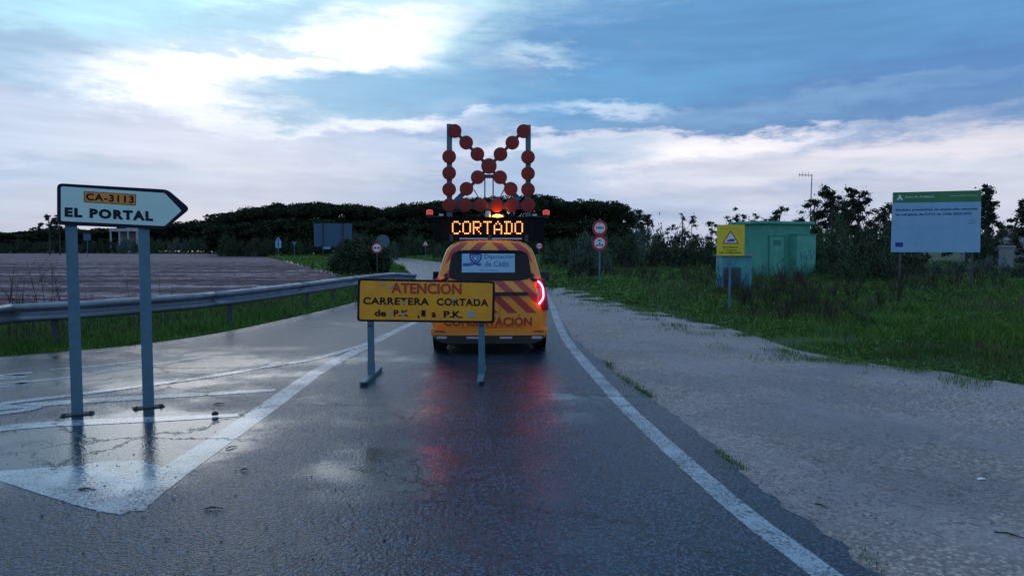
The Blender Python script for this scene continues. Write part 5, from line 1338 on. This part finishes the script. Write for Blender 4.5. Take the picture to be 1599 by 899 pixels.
# grass
def blades(P, h, wd, z0, lean=0.5):
    N = len(P); a = rs.uniform(0, 2 * math.pi, N); b = rs.uniform(0, 2 * math.pi, N); ln = rs.uniform(0.1, lean, N) * h
    w2 = wd / 2; dx, dy = np.cos(a) * w2, np.sin(a) * w2; lx, ly = np.cos(b) * ln, np.sin(b) * ln
    V_ = np.zeros((N, 5, 3)); x, y = P[:, 0], P[:, 1]
    V_[:, 0] = np.c_[x - dx, y - dy, z0]; V_[:, 1] = np.c_[x + dx, y + dy, z0]
    V_[:, 2] = np.c_[x - dx * .8 + lx * .35, y - dy * .8 + ly * .35, z0 + h * .6]; V_[:, 3] = np.c_[x + dx * .8 + lx * .35, y + dy * .8 + ly * .35, z0 + h * .6]
    V_[:, 4] = np.c_[x + lx, y + ly, z0 + h * rs.uniform(.8, 1, N)]
    k = np.arange(N)[:, None] * 5
    f = np.concatenate([k + np.array([[0, 1, 3]]), k + np.array([[0, 3, 2]]), k + np.array([[2, 3, 4]])], 0)
    return V_.reshape(-1, 3), f
def add_grass(name, P, h, wd, m_, lean=0.5, z0=None):
    v, f = blades(P, h, wd, (hgt(P) - 0.03) if z0 is None else z0, lean); o = obj(name, fast_mesh(name, v, f, m_)); o['kind'] = 'stuff'; return o
def frustum(n, y0, y1, x0f, x1f, pw=1.0):
    u = rs.uniform(0, 1, n); Y = y0 * (y1 / y0) ** (u ** pw); X_ = rs.uniform(0, 1, n)
    return np.c_[(x0f + (x1f - x0f) * X_) * Y, Y]
LB = [(p.x, p.y) for p in lt]
P = frustum(230000, 7.5, 60, -0.02, 0.86)
bad = inside(P, road_poly) | inside(P, lay_poly); P = P[~bad]
db = dist_to(P, lt[::3]); dens = np.clip(0.35 + vnoise(P, 0.7, 2) * 1.2 + db * .4, 0.12, 1)
P = P[rs.uniform(0, 1, len(P)) < dens]; db = dist_to(P, lt[::3])
n_ = vnoise(P, 0.35, 1); n2_ = vnoise(P, 1.4, 1)
clm = np.clip(vnoise(P, 2.3, 12) * 2.2, 0, 1)
h = np.clip(0.05 + 0.10 * np.clip(db / 1.6, 0, 1) + 0.16 * clm * np.clip(db / .8, 0, 1) + 0.16 * np.clip(n_ * 2 + .2, 0, 1) * np.clip(db / 2, 0, 1) + 0.06 * n2_, 0.03, .6) * rs.uniform(.6, 1.25, len(P)) * (1 + np.clip(P[:, 1] - 25, 0, 40) * .012)
wd = np.maximum(0.007, P[:, 1] * 0.00075)
dry = rs.uniform(0, 1, len(P)) < np.clip(0.05 + vnoise(P, 0.25, 7) * .5, 0.02, .35)
add_grass('right_verge_grass', P[~dry], h[~dry] * .8, wd[~dry], 'grass_blades', .8); add_grass('dry_grass', P[dry], h[dry] * 1.25, wd[dry], 'dry_grass')
# left verge, between the road edge and the field
P = frustum(150000, 6.5, 60, -0.95, -0.10)
bad = inside(P, road_poly); P = P[~bad]; P = P[~inside(P, [(p.x, p.y) for p in wob(fp, 0.5, .6)])]
dl_ = dist_to(P, cl); 
P = P[dl_ < 26]; dl_ = dl_[dl_ < 26]; n_ = vnoise(P, 0.6, 5)
h = np.clip(0.07 + 0.16 * np.clip(dl_ / .7, 0, 1) + .12 * n_, .04, .42) * rs.uniform(.6, 1.25, len(P)); wd = np.maximum(0.007, P[:, 1] * 0.00075)
dry = (rs.uniform(0, 1, len(P)) < np.clip(.02 + (dl_ - .9) * .25, 0.01, .35))
add_grass('left_verge_grass', P[~dry], h[~dry], wd[~dry], 'grass_blades', .6); add_grass('dry_grass', P[dry], h[dry] * 1.1, wd[dry], 'dry_grass', .8)
# low broad leaved weeds between the grass
def weeds(name, P, s):
    c = np.repeat(P, 7, 0); n = len(c); q = np.repeat(s, 7); c = c + rs.normal(size=(n, 2)) * (q * 1.6)[:, None]
    z = hgt(c) - 0.03 + np.abs(rs.normal(size=n)) * q * 1.6 + .02
    v, f = quads(np.c_[c, z], 1.0); v = v.reshape(-1, 4, 3); m0 = v.mean(1, keepdims=True); v = (m0 + (v - m0) * q[:, None, None] * .8).reshape(-1, 3)
    o = obj(name, fast_mesh(name, v, f, 'weed_leaves')); o['kind'] = 'stuff'
P2 = frustum(26000, 7.5, 45, -0.95, -0.10); P2 = P2[~inside(P2, road_poly)]; P2 = P2[~inside(P2, [(p.x, p.y) for p in fp])]; P2 = P2[rs.uniform(0, 1, len(P2)) < np.clip(.4 + vnoise(P2, .9, 4) * 2, 0, 1)]
weeds('broad_leaf_weeds', P2, np.maximum(.018, P2[:, 1] * .0017))
P2 = frustum(46000, 7.5, 45, -0.02, 0.86); P2 = P2[~(inside(P2, road_poly) | inside(P2, lay_poly))]; P2 = P2[rs.uniform(0, 1, len(P2)) < np.clip(.3 + vnoise(P2, .7, 14) * 2.4, 0, 1)]
weeds('broad_leaf_weeds', P2, np.maximum(.018, P2[:, 1] * .0016) * rs.uniform(.6, 1.6, len(P2)))
# rough grass on the far banks
P = np.c_[rs.uniform(-75, 45, 60000), rs.uniform(52, 126, 60000)]
P = P[~inside(P, road_poly)]; P = P[~inside(P, [(p.x, p.y) for p in fp])]
add_grass('rough_grass', P, rs.uniform(.2, .55, len(P)) * (1 + vnoise(P, .1, 3)), np.full(len(P), .10), 'grass_blades', .9, z0=np.full(len(P), -0.06))
# tufts and moss along the broken edge of the asphalt
E_ = np.array([(p.x, p.y) for p in ce if 2.5 < p.y < 22]); k = rs.randint(0, len(E_), 14000); P = E_[k] + rs.normal(size=(14000, 2)) * [0.045, 0.07] + [0.03, 0]
msk = np.clip(vnoise(P, 0.9, 2) * 3.0 - 0.15 + np.where((P[:, 1] > 5.6) & (P[:, 1] < 11), .25, -.6), 0, 1); P = P[rs.uniform(0, 1, len(P)) < msk]
add_grass('edge_tufts', P, rs.uniform(.012, .05, len(P)), np.full(len(P), .006), 'grass_blades', 1.2, z0=np.full(len(P), -.024))
lp = [p for p in lt if p.y > 3]; E_ = np.array([(p.x, p.y) for p in lp]); k = rs.randint(0, len(E_), 60000); P = E_[k] + rs.normal(size=(60000, 2)) * [0.6, 0.34]
P = P[inside(P, lay_poly)]; P = P[rs.uniform(0, 1, len(P)) < np.clip(vnoise(P, 1.3, 8) * 3, 0, 1)]
add_grass('edge_tufts', P, rs.uniform(.02, .10, len(P)), np.maximum(.006, P[:, 1] * .0006), 'grass_blades', 1.1, z0=np.full(len(P), -.026))

# loose stones, crumbs of bark and leaf litter, a few twigs and scraps
def stones(name, P, s, m_, z0):
    base_ = np.array([(1, 0, 0), (-1, 0, 0), (0, 1, 0), (0, -1, 0), (0, 0, 1), (0, 0, -.4)], float); fc = np.array([(0, 2, 4), (2, 1, 4), (1, 3, 4), (3, 0, 4), (2, 0, 5), (1, 2, 5), (3, 1, 5), (0, 3, 5)])
    N = len(P); a = rs.uniform(0, 6.28, N); sx = s * rs.uniform(.7, 1.3, N); sy = s * rs.uniform(.5, 1, N); sz = s * rs.uniform(.3, .6, N)
    B = base_[None] * (1 + .25 * rs.uniform(-1, 1, (N, 6, 1))); x = B[:, :, 0] * sx[:, None]; y = B[:, :, 1] * sy[:, None]
    v = np.stack([x * np.cos(a)[:, None] - y * np.sin(a)[:, None] + P[:, :1], x * np.sin(a)[:, None] + y * np.cos(a)[:, None] + P[:, 1:2], B[:, :, 2] * sz[:, None] + z0], 2).reshape(-1, 3)
    f = (np.arange(N)[:, None, None] * 6 + fc[None]).reshape(-1, 3); o = obj(name, fast_mesh(name, v, f, m_)); o['kind'] = 'stuff'; return o
P = frustum(36000, 3.4, 26, -0.02, 0.80); P = P[inside(P, lay_poly)]; P = P[rs.uniform(0, 1, len(P)) < np.clip(.45 + vnoise(P, .5, 3) * 1.6, .05, 1)]
mat('stone_grey', (0.42, 0.36, 0.34), 0.7, 0, 0.8, 5, 0, (0.10, 0.085, 0.08))
stones('gravel_stones', P, rs.uniform(.004, .017, len(P)), 'stone_grey', -.024)
mat('leaf_litter', (0.03, 0.022, 0.02), 0.8, 0, 0.5, 6)
P = frustum(520, 3.6, 12, -0.72, 0.1); P = P[inside(P, road_poly)]; stones('road_litter', P, rs.uniform(.003, .011, len(P)), 'leaf_litter', .004)
def twig(px, py, L_, ang, lb, z=0.006):
    p = G(px, py); m = MB(); d = Vector((math.cos(ang), math.sin(ang), 0)); n_ = Vector((-d.y, d.x, 0)); pts = [d * (-L_ / 2), d * (-L_ * .1) + n_ * L_ * .08 + Vector((0, 0, .006)), d * (L_ / 2)]
    m.tube(pts, [0.004, 0.006, 0.002], 5); m.tube([pts[1], pts[1] + (d * .5 - n_ * .5) * L_ * .35], [0.003, 0.0015], 4)
    thing('twig', lb, 'twig', (p.x, p.y, z), 0, 'twigs on the wet road', m.mesh('twig', 'leaf_litter'))
for a in ((812, 0, 0, 0),) [:0]: pass
twig(334, 795, 0.13, 0.1, 'short dark twig on the asphalt below the painted island tip'); twig(362, 699, 0.11, 0.9, 'curved twig just right of the island line')
twig(382, 734, 0.06, 0.4, 'tiny twig on the lane right of the island tip'); twig(136, 765, 0.12, 0.05, 'twig lying on the white paint of the island tip')
twig(343, 631, 0.13, 0.0, 'twig on the grey island strip right of the second sign post'); twig(1578, 830, 0.16, -0.7, 'thin twig on the gravel near the right edge', -0.02); twig(1283, 785, 0.10, -1.0, 'thin twig on the gravel near the asphalt edge', -0.02)
p = G(336, 650); thing('dark_stone', 'small dark lump lying at the end of the second white hatch line', 'stone', (p.x, p.y, 0.012), 0.4, None, MB().lathe([(0.01, 0), (0.035, 0.005), (0.03, 0.03), (0.01, 0.04)], (0, 0, 0), 'z', 9).mesh('dark_stone', 'leaf_litter', True))
p = G(1533, 744); thing('paper_scrap', 'small white paper scrap on the gravel lay-by at lower right', 'litter', (p.x, p.y, -0.018), 0.3, None, MB().add([(-.04, 0, 0), (.02, -.012, .004), (.045, .01, .001), (.01, .02, .008), (-.03, .015, .003)], [(0, 1, 3), (1, 2, 3), (0, 3, 4)]).mesh('paper_scrap', 'sign_white'))
